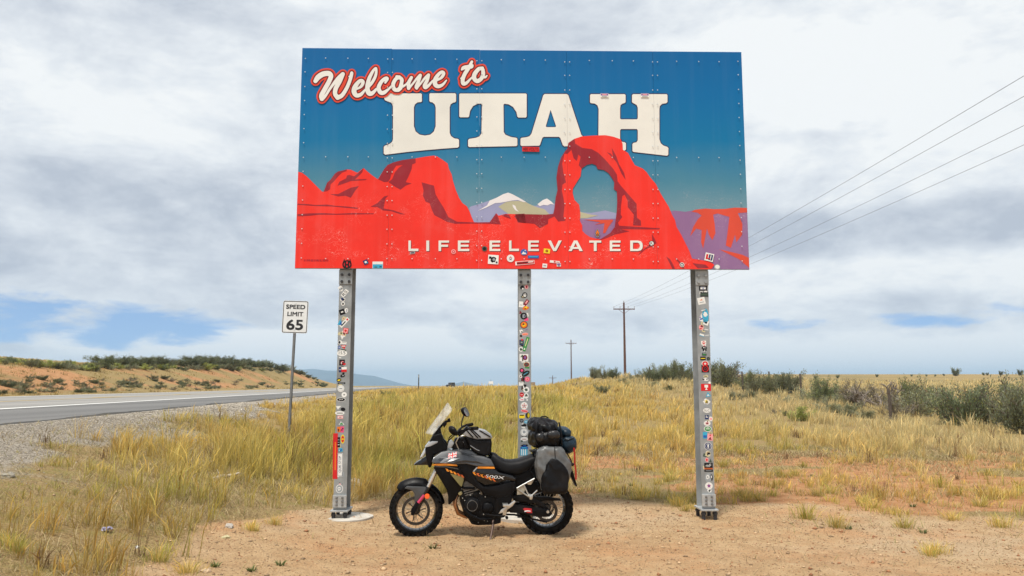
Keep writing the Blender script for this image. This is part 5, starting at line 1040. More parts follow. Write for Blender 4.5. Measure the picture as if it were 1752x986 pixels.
# small union flag sticker on the tank
fx, fy = 477, 382; q_ = MB(); c = B(fx, fy); FWd, FHt = .094, .052
def fl(pts, mi, lay):
    q_.cur = mi; q_.add([(c[0] + x * FWd + .006 * y, -.2165 - .0006 * lay, c[1] + y * FHt + x * .018) for x, y in pts], [tuple(range(len(pts)))])
fl([(-.5, -.5), (.5, -.5), (.5, .5), (-.5, .5)], 0, 0)
for sx in (1, -1): fl([(-.5 * sx, -.5), (-.36 * sx, -.5), (.5 * sx, .36), (.5 * sx, .5), (.36 * sx, .5), (-.5 * sx, -.36)], 1, 1 if sx > 0 else 1.3); fl([(-.5 * sx, -.5), (-.44 * sx, -.5), (.5 * sx, .44), (.5 * sx, .5), (.44 * sx, .5), (-.5 * sx, -.44)], 2, 1.6 if sx > 0 else 1.9)
fl([(-.13, -.5), (.13, -.5), (.13, .5), (-.13, .5)], 1, 2.4); fl([(-.5, -.2), (.5, -.2), (.5, .2), (-.5, .2)], 1, 2.7)
fl([(-.07, -.5), (.07, -.5), (.07, .5), (-.07, .5)], 2, 3.3); fl([(-.5, -.11), (.5, -.11), (.5, .11), (-.5, .11)], 2, 3.6)
lean(q_.build('flag_sticker', [MATS['sticker_n'], MATS['sticker_w'], MATS['sticker_r']], bike), 415, .75)
# engine
pris('crankcase', [(535, 620), (600, 610), (690, 600), (780, 640), (800, 720), (790, 800), (700, 830), (600, 815), (555, 760), (530, 690)], -.135, .135, ENG, .03)
pris('cylinder_block', [(540, 600), (555, 560), (590, 535), (640, 565), (660, 620), (560, 640)], -.125, .125, ENGG, .012)
for i in range(5):
    x0 = 552 + i * 5; y0_ = 585 + i * 14
    pris('cooling_fin', [(x0 - 8, y0_ + 6), (x0 + 74, y0_ - 18), (x0 + 76, y0_ - 12), (x0 - 6, y0_ + 12)], -.138, .138, ENGG, 0)
disc('clutch_cover', 612, 712, [(0, -.05), (.05, -.05), (.062, -.046), (.068, -.035), (.082, -.032), (.088, -.018), (.088, .02)], ENG, cy=-.135)
disc('alternator_cover', 612, 712, [(.052, -.054), (.056, -.054), (.056, -.045), (.052, -.045)], ENGG, cy=-.135)
disc('sprocket_cover', 720, 730, [(0, -.03), (.05, -.028), (.066, -.012), (.066, .02)], PLAST, cy=-.135)
disc('water_pump', 640, 640, [(0, -.02), (.03, -.018), (.036, 0), (.036, .02)], ENG, cy=-.135)
tub('coolant_hose', [(640, 610, -.15), (655, 600, -.16), (672, 612, -.155), (676, 640, -.14)], .013, ENGG)
tub('coolant_hose', [(520, 580, -.12), (560, 600, -.15), (630, 600, -.155)], .012, PLAST)
disc('horn', 531, 632, [(0, -.02), (.02, -.018), (.026, -.004), (.026, .01)], mat('horn_brass', (.42, .38, .2), .4, .5), cy=-.14)
for x_, y_ in ((548, 665), (562, 680), (580, 640), (600, 645), (505, 590), (490, 612), (520, 600), (560, 545), (590, 548), (618, 560), (664, 632), (700, 655), (695, 590), (640, 785), (662, 800), (690, 770), (695, 810), (715, 815), (655, 825), (640, 575), (620, 575)):
    disc('case_bolt', x_, y_, [(0, -.007), (.0055, -.006), (.007, 0), (.007, .03)], ALUM if random.random() < .5 else ENGG, n=6, cy=-.150)
tub('header_pipe', [(522, 640, -.06), (500, 680, -.085), (500, 720, -.09), (520, 770, -.085), (560, 790, -.06), (640, 800, -.02)], .022, COPP)
tub('header_pipe', [(522, 640, .06), (500, 680, .085), (500, 720, .09), (520, 770, .085), (560, 790, .06), (640, 800, .02)], .022, COPP)
pris('sump_guard', [(560, 780), (585, 800), (610, 838), (650, 846), (760, 842), (808, 830), (810, 790), (760, 800), (640, 795)], -.12, .12, PLAST, .02)
tub('engine_bar', [(556, 735, -.17), (600, 770, -.18), (660, 800, -.17), (740, 800, -.15)], .012, PLAST)
tub('engine_bar', [(556, 735, .17), (600, 770, .18), (660, 800, .17), (740, 800, .15)], .012, PLAST)
pris('radiator', [(470, 500), (500, 500), (535, 620), (505, 640)], -.16, .16, ENG, .006)
pris('main_frame', [(640, 560), (800, 560), (880, 560), (900, 620), (880, 690), (830, 740), (810, 790), (740, 800), (700, 760), (690, 660)], -.12, .12, PLAST, .02)
pris('pivot_plate', [(770, 640), (850, 620), (880, 660), (870, 720), (830, 790), (780, 800), (765, 720)], -.145, -.11, ENG, .01)
pris('pivot_plate', [(770, 640), (850, 620), (880, 660), (870, 720), (830, 790), (780, 800), (765, 720)], .11, .145, ENG, .01)
# seat and tail
def st(X, zt, zb, hw, yc=0): a = B(X, zb); b_ = B(X, zt); return (a[0], a[1], b_[1], yc, hw)
q_ = MB(); q_.loft([st(728, 372, 420, .06), (st(745, 364, 470, .10)), st(775, 372, 500, .125), st(805, 396, 512, .140), st(840, 412, 520, .150), st(880, 415, 525, .155), st(930, 408, 520, .155), st(980, 392, 500, .150), st(1030, 374, 470, .14), st(1090, 360, 440, .13), st(1180, 350, 420, .11), st(1220, 352, 410, .08)], 24, 3.2)
q_.build('seat', SEAT, bike, 55)
pris('tail_cover', [(880, 520), (1000, 480), (1030, 440), (1180, 410), (1270, 400), (1285, 425), (1200, 460), (1100, 520), (1040, 560), (960, 590), (910, 600)], -.11, .11, PLAST, .02)
pris('rear_mudguard', [(1255, 420), (1285, 425), (1312, 490), (1340, 588), (1330, 590), (1300, 530), (1270, 480)], -.055, .055, PLAST, .008)
pris('tail_light', [(1262, 400), (1290, 402), (1296, 424), (1270, 430)], -.06, .06, REDM, .01)
tub('indicator', [(1270, 440, -.05), (1290, 436, -.14)], .006, PLAST); disc('indicator_lens', 1296, 434, [(0, -.03), (.016, -.02), (.02, 0), (.012, .02), (0, .025)], ENG, n=12, cy=-.15)
# passenger peg hanger, pegs, levers, stand
q_ = MB()
for a_, b_ in (((912, 596), (1000, 655)), ((960, 572), (1000, 655)), ((912, 596), (960, 572)), ((1000, 655), (1052, 608)), ((930, 585), (1035, 530))):
    p0, p1 = B(*a_), B(*b_); q_.tube([(p0[0], -.165, p0[1]), (p1[0], -.165, p1[1])], .0085, 8)
q_.build('passenger_peg_hanger', ALUM, bike, 50)
pris('hanger_plate', [(915, 600), (935, 580), (968, 572), (975, 600), (955, 635), (915, 640)], -.16, -.152, mat('hanger_tan', (.45, .42, .34), .5, .3), .002)
pris('passenger_peg', [(990, 640), (1000, 628), (1018, 640), (1012, 664), (996, 664)], -.24, -.16, ALUM, .006)
pris('tie_bracket', [(980, 560), (1020, 532), (1030, 542), (1010, 572), (990, 572)], -.165, -.13, ALUM, .004)
q_ = MB(); q_.prism(BL([(788, 762), (805, 735), (850, 705), (895, 672), (903, 682), (880, 712), (845, 735), (838, 770), (815, 770), (818, 752)]), -.20, -.185, .004); q_.build('foot_guard', ALUM, bike, 40)
pris('rider_peg', [(812, 690), (850, 690), (852, 708), (814, 708)], -.30, -.19, ALUM, .006)
tub('gear_lever', [(835, 775, -.19), (760, 775, -.18), (700, 765, -.19)], .008, ENG); disc('gear_pivot', 846, 790, [(0, -.012), (.014, -.01), (.016, 0), (.016, .04)], ENG, n=12, cy=-.17)
tub('side_stand', [(757, 800, -.10), (752, 845, -.15), (738, 900, -.22), (730, 930, -.255)], [.016, .014, .013, .012], mat('stand_rust', (.10, .06, .045), .5, .3))
pris('stand_foot', [(708, 940), (712, 932), (742, 928), (748, 938), (740, 942)], -.285, -.235, ENG, .002)
tub('stand_spring', [(760, 815, -.13), (742, 865, -.17)], .007, ENG)
# swing arm, chain guard, sprocket, muffler
for s_ in (-1, 1):
    q_ = MB(); q_.prism(BL([(850, 730), (880, 706), (1000, 715), (1075, 728), (1140, 742), (1160, 765), (1140, 786), (1060, 790), (960, 765), (870, 762)]), s_ * .105 - .018, s_ * .105 + .018, .008); q_.build('swing_arm', ENG, bike, 40)
pris('swing_arm_decal', [(956, 736), (968, 728), (1018, 732), (1020, 762), (985, 760)], -.126, -.1245, REDM, 0)
decal('decal_print', [(966, 748), (984, 744), (1008, 746), (1010, 752), (986, 751), (968, 755)], -.1285, WHTD)
disc('sprocket', 1126, 752, [(.118, -.003), (.118, .003), (.086, .003), (.086, -.003), (.118, -.003)], STLD, n=44, cy=-.075)
pris('chain_guard', [(1030, 655), (1120, 655), (1215, 668), (1225, 682), (1130, 682), (1040, 676)], -.10, -.06, PLAST, .006)
pris('brace_arm', [(960, 640), (1040, 655), (1100, 700), (1140, 740), (1110, 750), (1040, 700), (900, 690), (880, 650)], -.10, .10, ENG, .012)
tub('chain', [(770, 745, -.075), (1126, 675, -.075)], .010, ENG); tub('chain', [(770, 775, -.075), (900, 778, -.075), (1126, 826, -.075)], .010, ENG)
tub('axle', [(1126, 752, -.14), (1126, 752, .14)], .016, ALUM)
tub('muffler', [(640, 800, .06), (850, 770, .13), (1000, 720, .17), (1200, 640, .19)], [.025, .025, .05, .055], GLOSSB, n=16)
tub('rear_shock', [(870, 560, 0), (960, 690, 0)], .04, ENG)
pris('inner_mudguard', [(930, 560), (1060, 560), (1150, 590), (1120, 620), (1040, 640), (960, 650)], -.08, .08, PLAST, .01)
for s_ in (-1, 1): tub('luggage_rack', [(1000, 480, s_ * .13), (1040, 420, s_ * .17), (1240, 400, s_ * .17), (1250, 520, s_ * .17), (1100, 570, s_ * .17), (1000, 480, s_ * .13)], .009, PLAST)
pris('luggage_platform', [(1020, 352), (1260, 340), (1262, 352), (1022, 364)], -.15, .15, PLAST, .003)

# ------------------------------------------------------------------ luggage strapped to the bike (things of their own)
def soft(o, amt, seed, sub=2, fq=9.0):
    """soft cloth: subdivide and push folds in"""
    bm = bmesh.new(); bm.from_mesh(o.data)
    bmesh.ops.triangulate(bm, faces=[f for f in bm.faces if len(f.verts) > 4])
    bmesh.ops.subdivide_edges(bm, edges=bm.edges[:], cuts=sub, use_grid_fill=True, smooth=0.6)
    bm.normal_update()
    for v in bm.verts:
        n = float(fbm(v.co.x * fq + seed * 7 + v.co.y * 3, v.co.z * fq + seed + v.co.y * 4)) - 0.5
        n2 = abs(float(fbm(v.co.x * 17 + seed * 3 + v.co.z * 13, v.co.y * 14 + v.co.z * 6 + seed)) - 0.5)
        v.co += v.normal * (n * amt - n2 * amt * 1.1)
    bm.to_mesh(o.data); bm.free()
    o.data.polygons.foreach_set('use_smooth', [True] * len(o.data.polygons)); o.data.update(); return o
def bagthing(name, label, cat): 
    e = empty(name, bike.location, BRZ); tag(e, label, cat, 'luggage strapped to the motorcycle'); return e
GREYF = mat('grey_tarpaulin', (0.115, 0.118, 0.118), 0.34, var=0.3, scale=9, dirt=((0.30, 0.25, 0.19), .25, 7), bump=0.8, bscale=11)
BLKF = mat('black_tarpaulin', (0.004, 0.004, 0.005), 0.42, var=0.2, bump=0.6, bscale=15, spec=.2, dirt=((0.06, 0.045, 0.03), .12, 8))
NAVF = mat('navy_nylon', (0.007, 0.020, 0.034), 0.45, spec=.3, var=0.25, bump=0.5, bscale=22)
BAGT = mat('silver_grey_nylon', (0.30, 0.31, 0.32), 0.38, 0.15, var=0.12, bump=0.3, bscale=12)
pan = bagthing('saddlebag', 'soft grey and black saddlebag hanging over the rear wheel', 'bag')
def side_bag(name, outl, yc, hwmax, m_, parent, pw=3.0, seed=1, amt=.03, n=22):
    """bag from a list of (zoomY, xmin, xmax, halfthick) rows: lofted up the bag"""
    q_ = MB(); vs = []
    for (Y, xa, xb, ht) in outl:
        xm, hw = (xa + xb) / 2, (xb - xa) / 2
        for j in range(n):
            a = 2 * math.pi * j / n; c_, s_ = math.cos(a), math.sin(a)
            X = xm + hw * math.copysign(abs(c_) ** (2 / pw), c_); b_ = B(X, Y)
            vs.append((b_[0], yc + ht * math.copysign(abs(s_) ** (2 / pw), s_), b_[1]))
    k = len(outl); q_.add(vs, [(i * n + j, i * n + (j + 1) % n, (i + 1) * n + (j + 1) % n, (i + 1) * n + j) for i in range(k - 1) for j in range(n)] + [tuple(range(n)), tuple(range((k - 1) * n, k * n))])
    return soft(q_.build(name, m_, parent, 180), amt, seed, 2)
side_bag('bag_body', [(308, 1078, 1205, .05), (322, 1050, 1222, .075), (350, 1030, 1240, .085), (400, 1020, 1262, .095), (450, 1024, 1276, .10), (500, 1040, 1270, .10), (550, 1056, 1255, .095), (590, 1062, 1240, .085), (606, 1075, 1215, .06)], -.285, .1, GREYF, pan, 3.4, 3, .042)
side_bag('bag_pocket', [(386, 1128, 1165, .02), (400, 1115, 1190, .030), (425, 1098, 1222, .038), (460, 1082, 1240, .042), (500, 1066, 1250, .045), (550, 1060, 1246, .045), (592, 1066, 1236, .04), (610, 1080, 1210, .025)], -.378, .05, BLKF, pan, 3.2, 5, .030)
tub('bag_seam', [(1155, 306, -.362), (1155, 345, -.372), (1156, 392, -.385)], .004, BLKF, pan)
tub('bag_strap', [(1020, 330, -.28), (1035, 318, -.35), (1020, 400, -.37)], .006, BLKF, pan); tub('bag_strap', [(1235, 345, -.36), (1268, 395, -.33), (1284, 430, -.22)], .007, BLKF, pan)
tub('bag_buckle', [(1098, 420, -.404), (1092, 455, -.406)], .007, PLAST, pan)
duf = bagthing('duffel_bag', 'black waterproof duffel bag rolled across the rear seat', 'bag')
q_ = MB(); c0 = B(1115, 220)
def roll(parent, name, X, Y, rx, rz, y0, y1, m_, seed, amt, pw=2.8, rows=9, n=22):
    q_ = MB(); c = B(X, Y); vs = []
    for i in range(rows):
        u = i / (rows - 1); yy = y0 + (y1 - y0) * u; k = 1 - 0.35 * (abs(2 * u - 1) ** 4)
        for j in range(n):
            a = 2 * math.pi * j / n; c_, s_ = math.cos(a), math.sin(a)
            vs.append((c[0] + k * rx * math.copysign(abs(c_) ** (2 / pw), c_), yy, c[1] + k * rz * math.copysign(abs(s_) ** (2 / pw), s_)))
    q_.add(vs, [(i * n + j, i * n + (j + 1) % n, (i + 1) * n + (j + 1) % n, (i + 1) * n + j) for i in range(rows - 1) for j in range(n)] + [tuple(range(n)), tuple(range((rows - 1) * n, rows * n))])
    return soft(q_.build(name, m_, parent, 180), amt, seed, 2, 5.5)
roll(duf, 'bag_body', 1115, 262, .158, .105, -.30, .32, BLKF, 11, .06, 3.2)
roll(duf, 'bag_flap', 1110, 188, .160, .092, -.27, .28, BLKF, 13, .085, 2.8)
roll(duf, 'side_pouch', 1060, 250, .050, .052, -.345, -.25, mat('shiny_black_bag', (.010, .010, .011), .34, var=.15, bump=.4, bscale=18), 15, .018, 2.4, 6)
roll(duf, 'side_pouch', 1150, 232, .075, .052, -.355, -.25, MATS['shiny_black_bag'], 17, .02, 2.4, 6)
tub('carry_handle', [(1085, 128, 0), (1100, 118, 0), (1125, 116, 0), (1145, 126, 0)], .007, BLKF, duf)
tub('compression_strap', [(1040, 300, -.30), (1030, 230, -.315), (1050, 150, -.26)], .009, PLAST, duf); tub('compression_strap', [(1210, 300, -.29), (1205, 220, -.315), (1195, 150, -.26)], .009, PLAST, duf)
sck = bagthing('stuff_sack', 'dark navy nylon stuff sack bundled behind the black duffel', 'bag')
roll(sck, 'sack_body', 1268, 300, .105, .105, -.22, .28, NAVF, 21, .04, 2.3)
roll(sck, 'rolled_top', 1252, 222, .070, .062, -.20, .24, NAVF, 23, .03, 2.2)
tub('drawcord', [(1215, 250, -.225), (1255, 268, -.245), (1300, 255, -.21)], .005, BLKF, sck)
STR = mat('red_webbing', (0.50, 0.025, 0.02), 0.6)
q_ = MB(); pts = [(1300, 318), (1306, 365), (1308, 420), (1318, 480), (1320, 535)]
for i in range(4):
    a, b_ = B(*pts[i]), B(*pts[i + 1]); q_.add([(a[0] - .009, -.225 + .02 * i, a[1]), (a[0] + .009, -.228 + .02 * i, a[1]), (b_[0] + .009, -.208 + .02 * i, b_[1]), (b_[0] - .009, -.205 + .02 * i, b_[1])], [(0, 1, 2, 3)])
so_ = q_.build('tie_strap', STR, sck); so_.modifiers.new('t', 'SOLIDIFY').thickness = .003; so_['label'] = 'loose red webbing strap'
tb = bagthing('tank_bag', 'black tank bag with silver grey top on the fuel tank', 'bag')
q_ = MB(); q_.prism(BL([(566, 262), (600, 268), (690, 275), (742, 268), (744, 300), (742, 345), (735, 385), (690, 388), (640, 372), (605, 345), (580, 300)]), -.125, .125, .03, 3)
soft(q_.build('bag_body', BLKF, tb, 60), .012, 31, 1)
q_ = MB(); q_.prism(BL([(550, 245), (562, 215), (585, 198), (640, 205), (700, 218), (738, 242), (745, 262), (735, 272), (640, 275), (600, 268), (560, 256)]), -.13, .13, .035, 3)
soft(q_.build('bag_top', BAGT, tb, 60), .016, 33, 2)
for a_ in (((590, 206), (650, 266)), ((604, 206), (668, 262)), ((572, 216), (618, 264)), ((660, 216), (735, 258))): tub('bag_piping', [(a_[0][0], a_[0][1], -.128), (a_[1][0], a_[1][1], -.137)], .0065, BLKF, tb)
tub('bag_zip', [(558, 258, -.126), (640, 277, -.139), (738, 273, -.127)], .004, BLKF, tb); tub('bag_piping', [(598, 318, -.126), (640, 345, -.128), (660, 352, -.128)], .004, BAGT, tb)

# ------------------------------------------------------------------ plants
def hit(px, py, ymax=600):
    """where the line of sight through a photograph pixel meets the land"""
    a = (px - 876) / F_PX; b_ = (493 - py) / F_PX
    dv = np.array([a, math.cos(PITCH) - b_ * math.sin(PITCH), b_ * math.cos(PITCH) + math.sin(PITCH)])
    t = np.concatenate([np.arange(3, 120, 0.1), np.arange(120, ymax, 0.5)])
    P = dv[None] * t[:, None]; zz_ = P[:, 2] + CAM_H - land(P[:, 0], P[:, 1])
    i = np.argmax(zz_ < 0)
    if zz_[i] >= 0: return None
    return float(P[i, 0]), float(P[i, 1]), float(land(P[i, 0], P[i, 1]))
def leafmat(name, transl=0.35, rough=0.7):
    m_ = bpy.data.materials.new(name); m_.use_nodes = True; t = m_.node_tree; q = NG(t); t.nodes.clear()
    at = q.n('ShaderNodeAttribute'); at.attribute_name = 'tint'
    info = q.n('ShaderNodeObjectInfo')
    hs = q.n('ShaderNodeHueSaturation'); t.links.new(at.outputs['Color'], hs.inputs['Color'])
    t.links.new(q.m('ADD', 0.78, q.m('MULTIPLY', info.outputs['Random'], 0.44)), hs.inputs['Value'])
    df = q.n('ShaderNodeBsdfPrincipled'); t.links.new(hs.outputs[0], df.inputs['Base Color']); df.inputs['Roughness'].default_value = rough; df.inputs['Specular IOR Level'].default_value = 0.2
    tr = q.n('ShaderNodeBsdfTranslucent'); t.links.new(hs.outputs[0], tr.inputs['Color'])
    mx = q.n('ShaderNodeMixShader'); mx.inputs[0].default_value = transl
    t.links.new(df.outputs[0], mx.inputs[1]); t.links.new(tr.outputs[0], mx.inputs[2])
    o = q.n('ShaderNodeOutputMaterial'); t.links.new(mx.outputs[0], o.inputs[0]); return m_
GRASSM = leafmat('dry_grass_blades', 0.30); SAGEM = leafmat('sage_leaves', 0.15); 
def tri_mesh(name, V, T, C, m_):
    """big mesh from arrays: vertices, triangles, per-vertex tint"""
    me = bpy.data.meshes.new(name); me.vertices.add(len(V)); me.vertices.foreach_set('co', np.ascontiguousarray(V, np.float32).ravel())
    me.loops.add(len(T) * 3); me.loops.foreach_set('vertex_index', np.ascontiguousarray(T, np.int32).ravel())
    me.polygons.add(len(T)); me.polygons.foreach_set('loop_start', np.arange(len(T), dtype=np.int32) * 3); me.polygons.foreach_set('loop_total', np.full(len(T), 3, np.int32))
    a = me.attributes.new('tint', 'FLOAT_COLOR', 'POINT'); a.data.foreach_set('color', np.concatenate([C, np.ones((len(C), 1))], 1).astype(np.float32).ravel())
    me.materials.append(m_); me.update(); return me
def blades(P, h, w_, az, lean, col, rng, head=0.0):
    """curved tapering blades / seed stalks: 5 vertices, 3 triangles each"""
    n = len(P); wd = rng.random(n) * math.pi; W = np.stack([np.cos(wd), np.sin(wd), 0 * wd], 1) * w_[:, None] / 2
    L = np.stack([np.cos(az), np.sin(az), 0 * az], 1) * (lean * h)[:, None]; Zv = np.array([[0, 0, 1.0]])
    hv = h * np.sqrt(np.clip(1 - (lean * .8) ** 2, .15, 1))
    p1 = P + L * 0.33 + Zv * (hv * 0.60)[:, None]; p2 = P + L + Zv * hv[:, None]
    isheld = (rng.random(n) < head)[:, None]
    V = np.stack([P - W * np.where(isheld, .5, 1), P + W * np.where(isheld, .5, 1), p1 - W * np.where(isheld, 1.9, .72), p1 + W * np.where(isheld, 1.9, .72), p2], 1).reshape(-1, 3)
    k = np.arange(n)[:, None] * 5
    T = np.concatenate([k + [[0, 1, 3]], k + [[0, 3, 2]], k + [[2, 3, 4]]], 1).reshape(-1, 3)
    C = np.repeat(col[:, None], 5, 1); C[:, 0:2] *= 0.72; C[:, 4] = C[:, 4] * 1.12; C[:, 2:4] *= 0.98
    C = np.where(isheld[:, None], C * np.array([1.08, .98, .85]), C)
    return V, T, C.reshape(-1, 3)
GOLD, STRAW, GREEN, RUSTY, PALEG = np.array([0.60, 0.42, 0.09]), np.array([0.70, 0.56, 0.23]), np.array([0.27, 0.31, 0.055]), np.array([0.46, 0.25, 0.08]), np.array([0.47, 0.44, 0.11])
def tall_mask(x, y):   # lush tall stand left of centre
    y = y + 3.0 * (fbm(x * .8 + 44, y * .4, 3) - .5)
    return ss(-5.6, -3.2, x + 0.12 * (y - 10)) * (1 - ss(0.0, 1.3, x - 0.06 * (y - 10))) * ss(10.2, 12.2, y + 0.55 * np.clip(-x - 2.2, 0, 3)) * (1 - ss(34, 60, y))
def grass_density(x, y):
    s = road_s(x, y); pad = pad_mask(x, y); gr = gravel_mask(x, y)
    n = fbm(x * 0.55 + 30, y * 0.55); n2 = fbm(x * 1.7 + 3, y * 1.7 + 8, 3)
    d_ = 0.25 + 0.75 * ss(0.34, 0.56, n)
    sparse = ss(0.3, 1.3, x) * (1 - ss(15.5, 20.5, y)) * (1 - 0.6 * ss(10, 14, x))     # thin bunch grass over red soil right of the posts
    d_ = d_ * (1 - sparse) + sparse * (0.05 + 0.85 * ss(0.47, 0.62, n2)) * ss(7.6, 11.5, y)
    d_ = np.where(tall_mask(x, y) > .4, np.maximum(d_, 0.85), d_)
    leftnear = (x < -1.8) & (y < 10.5); d_ = np.where(leftnear, (0.10 + .80 * ss(0.40, 0.60, n2)) * (0.5 + .5 * ss(-6, -4.2, x)), d_)
    d_ = d_ * (1 - ss(.25, .75, pad)) * (1 - 0.97 * ss(.2, .8, gr))
    on_road = (s > S_NEAR - 0.7) & (s < S_FAR + 1.0); d_ = np.where(on_road, 0, d_)
    d_ = np.where(s > S_FAR + 1, d_ * 0.7, d_)
    return d_
def grass_ring(y0, y1, per_m2, bl, wid, rng, spread, xl=None):
    wmax = 0.70 * y1 + 3; area = (y1 - y0) * 2 * wmax; n = int(area * per_m2)
    x = rng.uniform(-wmax, wmax, n); y = rng.uniform(y0, y1, n)
    ok = (np.abs(x) < 0.70 * y + 2.5); x, y = x[ok], y[ok]
    ok = rng.random(len(x)) < grass_density(x, y); x, y = x[ok], y[ok]
    tl = tall_mask(x, y); hb = 0.20 + 0.10 * fbm(x * .4, y * .4 + 50) + 0.25 * tl
    hb = hb * (1 - .35 * ss(.5, 2, x) * (1 - ss(13, 17, y))); hb = hb + 0.12 * ss(15, 24, y) * (1 - tl); hb = np.where((x < -1.8) & (y < 10.5) & (tl < .3), 0.10 + .24 * ss(-5.2, -3.9, x) * ss(5.2, 7.5, y), hb)
    hb = hb * (1 - .55 * ss(1.2, 3.2, road_s(x, y)) * ss(20, 34, y))
    pn = fbm(x * .95 + 120, y * .95 + 33, 3); hb = hb * (.55 + .9 * ss(.28, .72, pn)); thin = rng.random(len(x)) < .35 + .65 * ss(.30, .48, pn); x, y, hb, tl = x[thin], y[thin], hb[thin], tl[thin]
    k = len(x); cx = np.repeat(x, bl); cy = np.repeat(y, bl); N = k * bl
    a = rng.random(N) * 2 * math.pi; r_ = np.abs(rng.normal(0, spread, N)); bx = cx + r_ * np.cos(a); by = cy + r_ * np.sin(a)
    h = np.repeat(hb * rng.uniform(.6, 1.35, k), bl) * rng.uniform(.45, 1.15, N)
    lean = np.clip(rng.normal(.34, .28, N), 0, 1.0); az = a + rng.normal(0, .9, N); az = np.where(rng.random(N) < .35, rng.normal(0.3, .6, N), az)
    gn = fbm(cx * .33 + 70, cy * .33 + 7) + rng.normal(0, .10, N); tn = np.repeat(tl, bl)
    green = .65 * ss(.54, .80, gn + .16 * ss(-5, -4, cx) * (1 - ss(-2.6, -2.2, cx)) * (1 - ss(10, 12, cy))  + .10 * tn - .08 * (1 - tn) * ss(12, 30, cy)); rust = ss(.60, .78, fbm(cx * .5 + 11, cy * .5 + 90) + rng.normal(0, .06, N) + .05 * (cx < -2.4) * (cy < 14))
    m1 = rng.random(N)[:, None]; base = GOLD * (1 - m1) + STRAW * m1
    base = base * (1 - .45 * tn[:, None]) + PALEG * .45 * tn[:, None]
    col = base * (1 - green[:, None]) + GREEN * green[:, None]; col = col * (1 - .5 * rust[:, None]) + RUSTY * .5 * rust[:, None]
    pale = (.7 * ss(5, 12, cx) * ss(13, 18, cy))[:, None]; col = col * (1 - pale) + np.array([.62, .53, .31]) * pale
    bk = (.65 * ss(S_FAR, S_FAR + 1.5, road_s(cx, cy)) * (1 - ss(40, 50, road_s(cx, cy))))[:, None]; col = col * (1 - bk) + np.array([.30, .235, .135]) * bk
    dk = (np.repeat(rng.random(k), bl) < .04)[:, None]; col = np.where(dk, np.array([.20, .125, .07]), col)
    col = col * rng.uniform(.68, 1.22, N)[:, None] * np.repeat(rng.uniform(.8, 1.15, k), bl)[:, None]
    P = np.stack([bx, by, land(bx, by) - .01], 1)
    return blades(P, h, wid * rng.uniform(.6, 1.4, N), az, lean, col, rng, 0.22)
rng = np.random.default_rng(3)
rings = [(4.2, 9.5, 26, 22, .0048, .055), (9.5, 15, 30, 24, .0058, .065), (15, 24, 15, 22, .0085, .08), (24, 42, 5.5, 20, .014, .13), (42, 75, 1.9, 16, .026, .22), (75, 150, .55, 12, .05, .40)]
Vs, Ts, Cs, off = [], [], [], 0
for (y0, y1, pm, bl_, wd, spd) in rings:
    V, T, C = grass_ring(y0, y1, pm, bl_, wd, rng, spd); Vs.append(V); Ts.append(T + off); Cs.append(C); off += len(V)
# flattened dead thatch between the bunches
N = 330000; x = rng.uniform(-10, 13, N); y = 4.2 + 16 * rng.random(N) ** .8; ok = (np.abs(x) < .7 * y + 1.5) & (rng.random(N) < (1 - pad_mask(x, y)) * (1 - gravel_mask(x, y)) * (1 - .90 * ss(.4, 2.0, x) * (1 - ss(15, 19, y))) + .02 + .12 * ss(2.0, 5, x) * ss(.5, .62, fbm(x * .9, y * 1.4 + 5))) & (rng.random(N) < .25 + .75 * ss(.35, .6, fbm(x * 1.1 + 8, y * 1.1 + 60, 3))); x, y = x[ok], y[ok]; N = len(x)
m1 = rng.random(N)[:, None]; col = (np.array([.52, .42, .24]) * m1 + np.array([.34, .25, .13]) * (1 - m1)) * rng.uniform(.6, 1.3, N)[:, None]; col = np.where((rng.random(N) < .18)[:, None], np.array([.30, .29, .10]), col)
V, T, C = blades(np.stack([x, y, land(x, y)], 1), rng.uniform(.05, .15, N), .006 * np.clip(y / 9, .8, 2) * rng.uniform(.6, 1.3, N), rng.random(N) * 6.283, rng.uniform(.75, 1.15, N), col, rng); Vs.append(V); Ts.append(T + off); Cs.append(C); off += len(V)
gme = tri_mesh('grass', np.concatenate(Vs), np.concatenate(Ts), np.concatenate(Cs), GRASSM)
tag(link('grass', gme), 'tall dry golden and green grass covering the roadside', 'grass', kind='stuff')

# single bunches of grass standing apart on the red soil
tuft_me = []
for i in range(6):
    r2 = np.random.default_rng(60 + i); N = 150; a = r2.random(N) * 6.283; r_ = np.abs(r2.normal(0, .09, N))
    P = np.stack([r_ * np.cos(a), r_ * np.sin(a), 0 * a - .01], 1); m1 = r2.random(N)[:, None]
    col = (GOLD * (1 - m1) + STRAW * m1) * (1 - .0) ; gcol = PALEG * .6 + GREEN * .4; k = (r2.random(N) < (.25, .5, .15, .35, .2, .6)[i])[:, None]; col = np.where(k, gcol, col) * r2.uniform(.75, 1.2, N)[:, None]
    V, T, C = blades(P, (.09 + .16 * r2.random(N)) * (1, 1.2, .8, 1.05, .9, 1.1)[i], .005 * r2.uniform(.6, 1.4, N), a + r2.normal(0, .5, N), np.clip(r2.normal(.55, .28, N), 0, 1), col, r2, .2)
    tuft_me.append(tri_mesh('grass_tuft', V, T, C, GRASSM))
rt = random.Random(9)
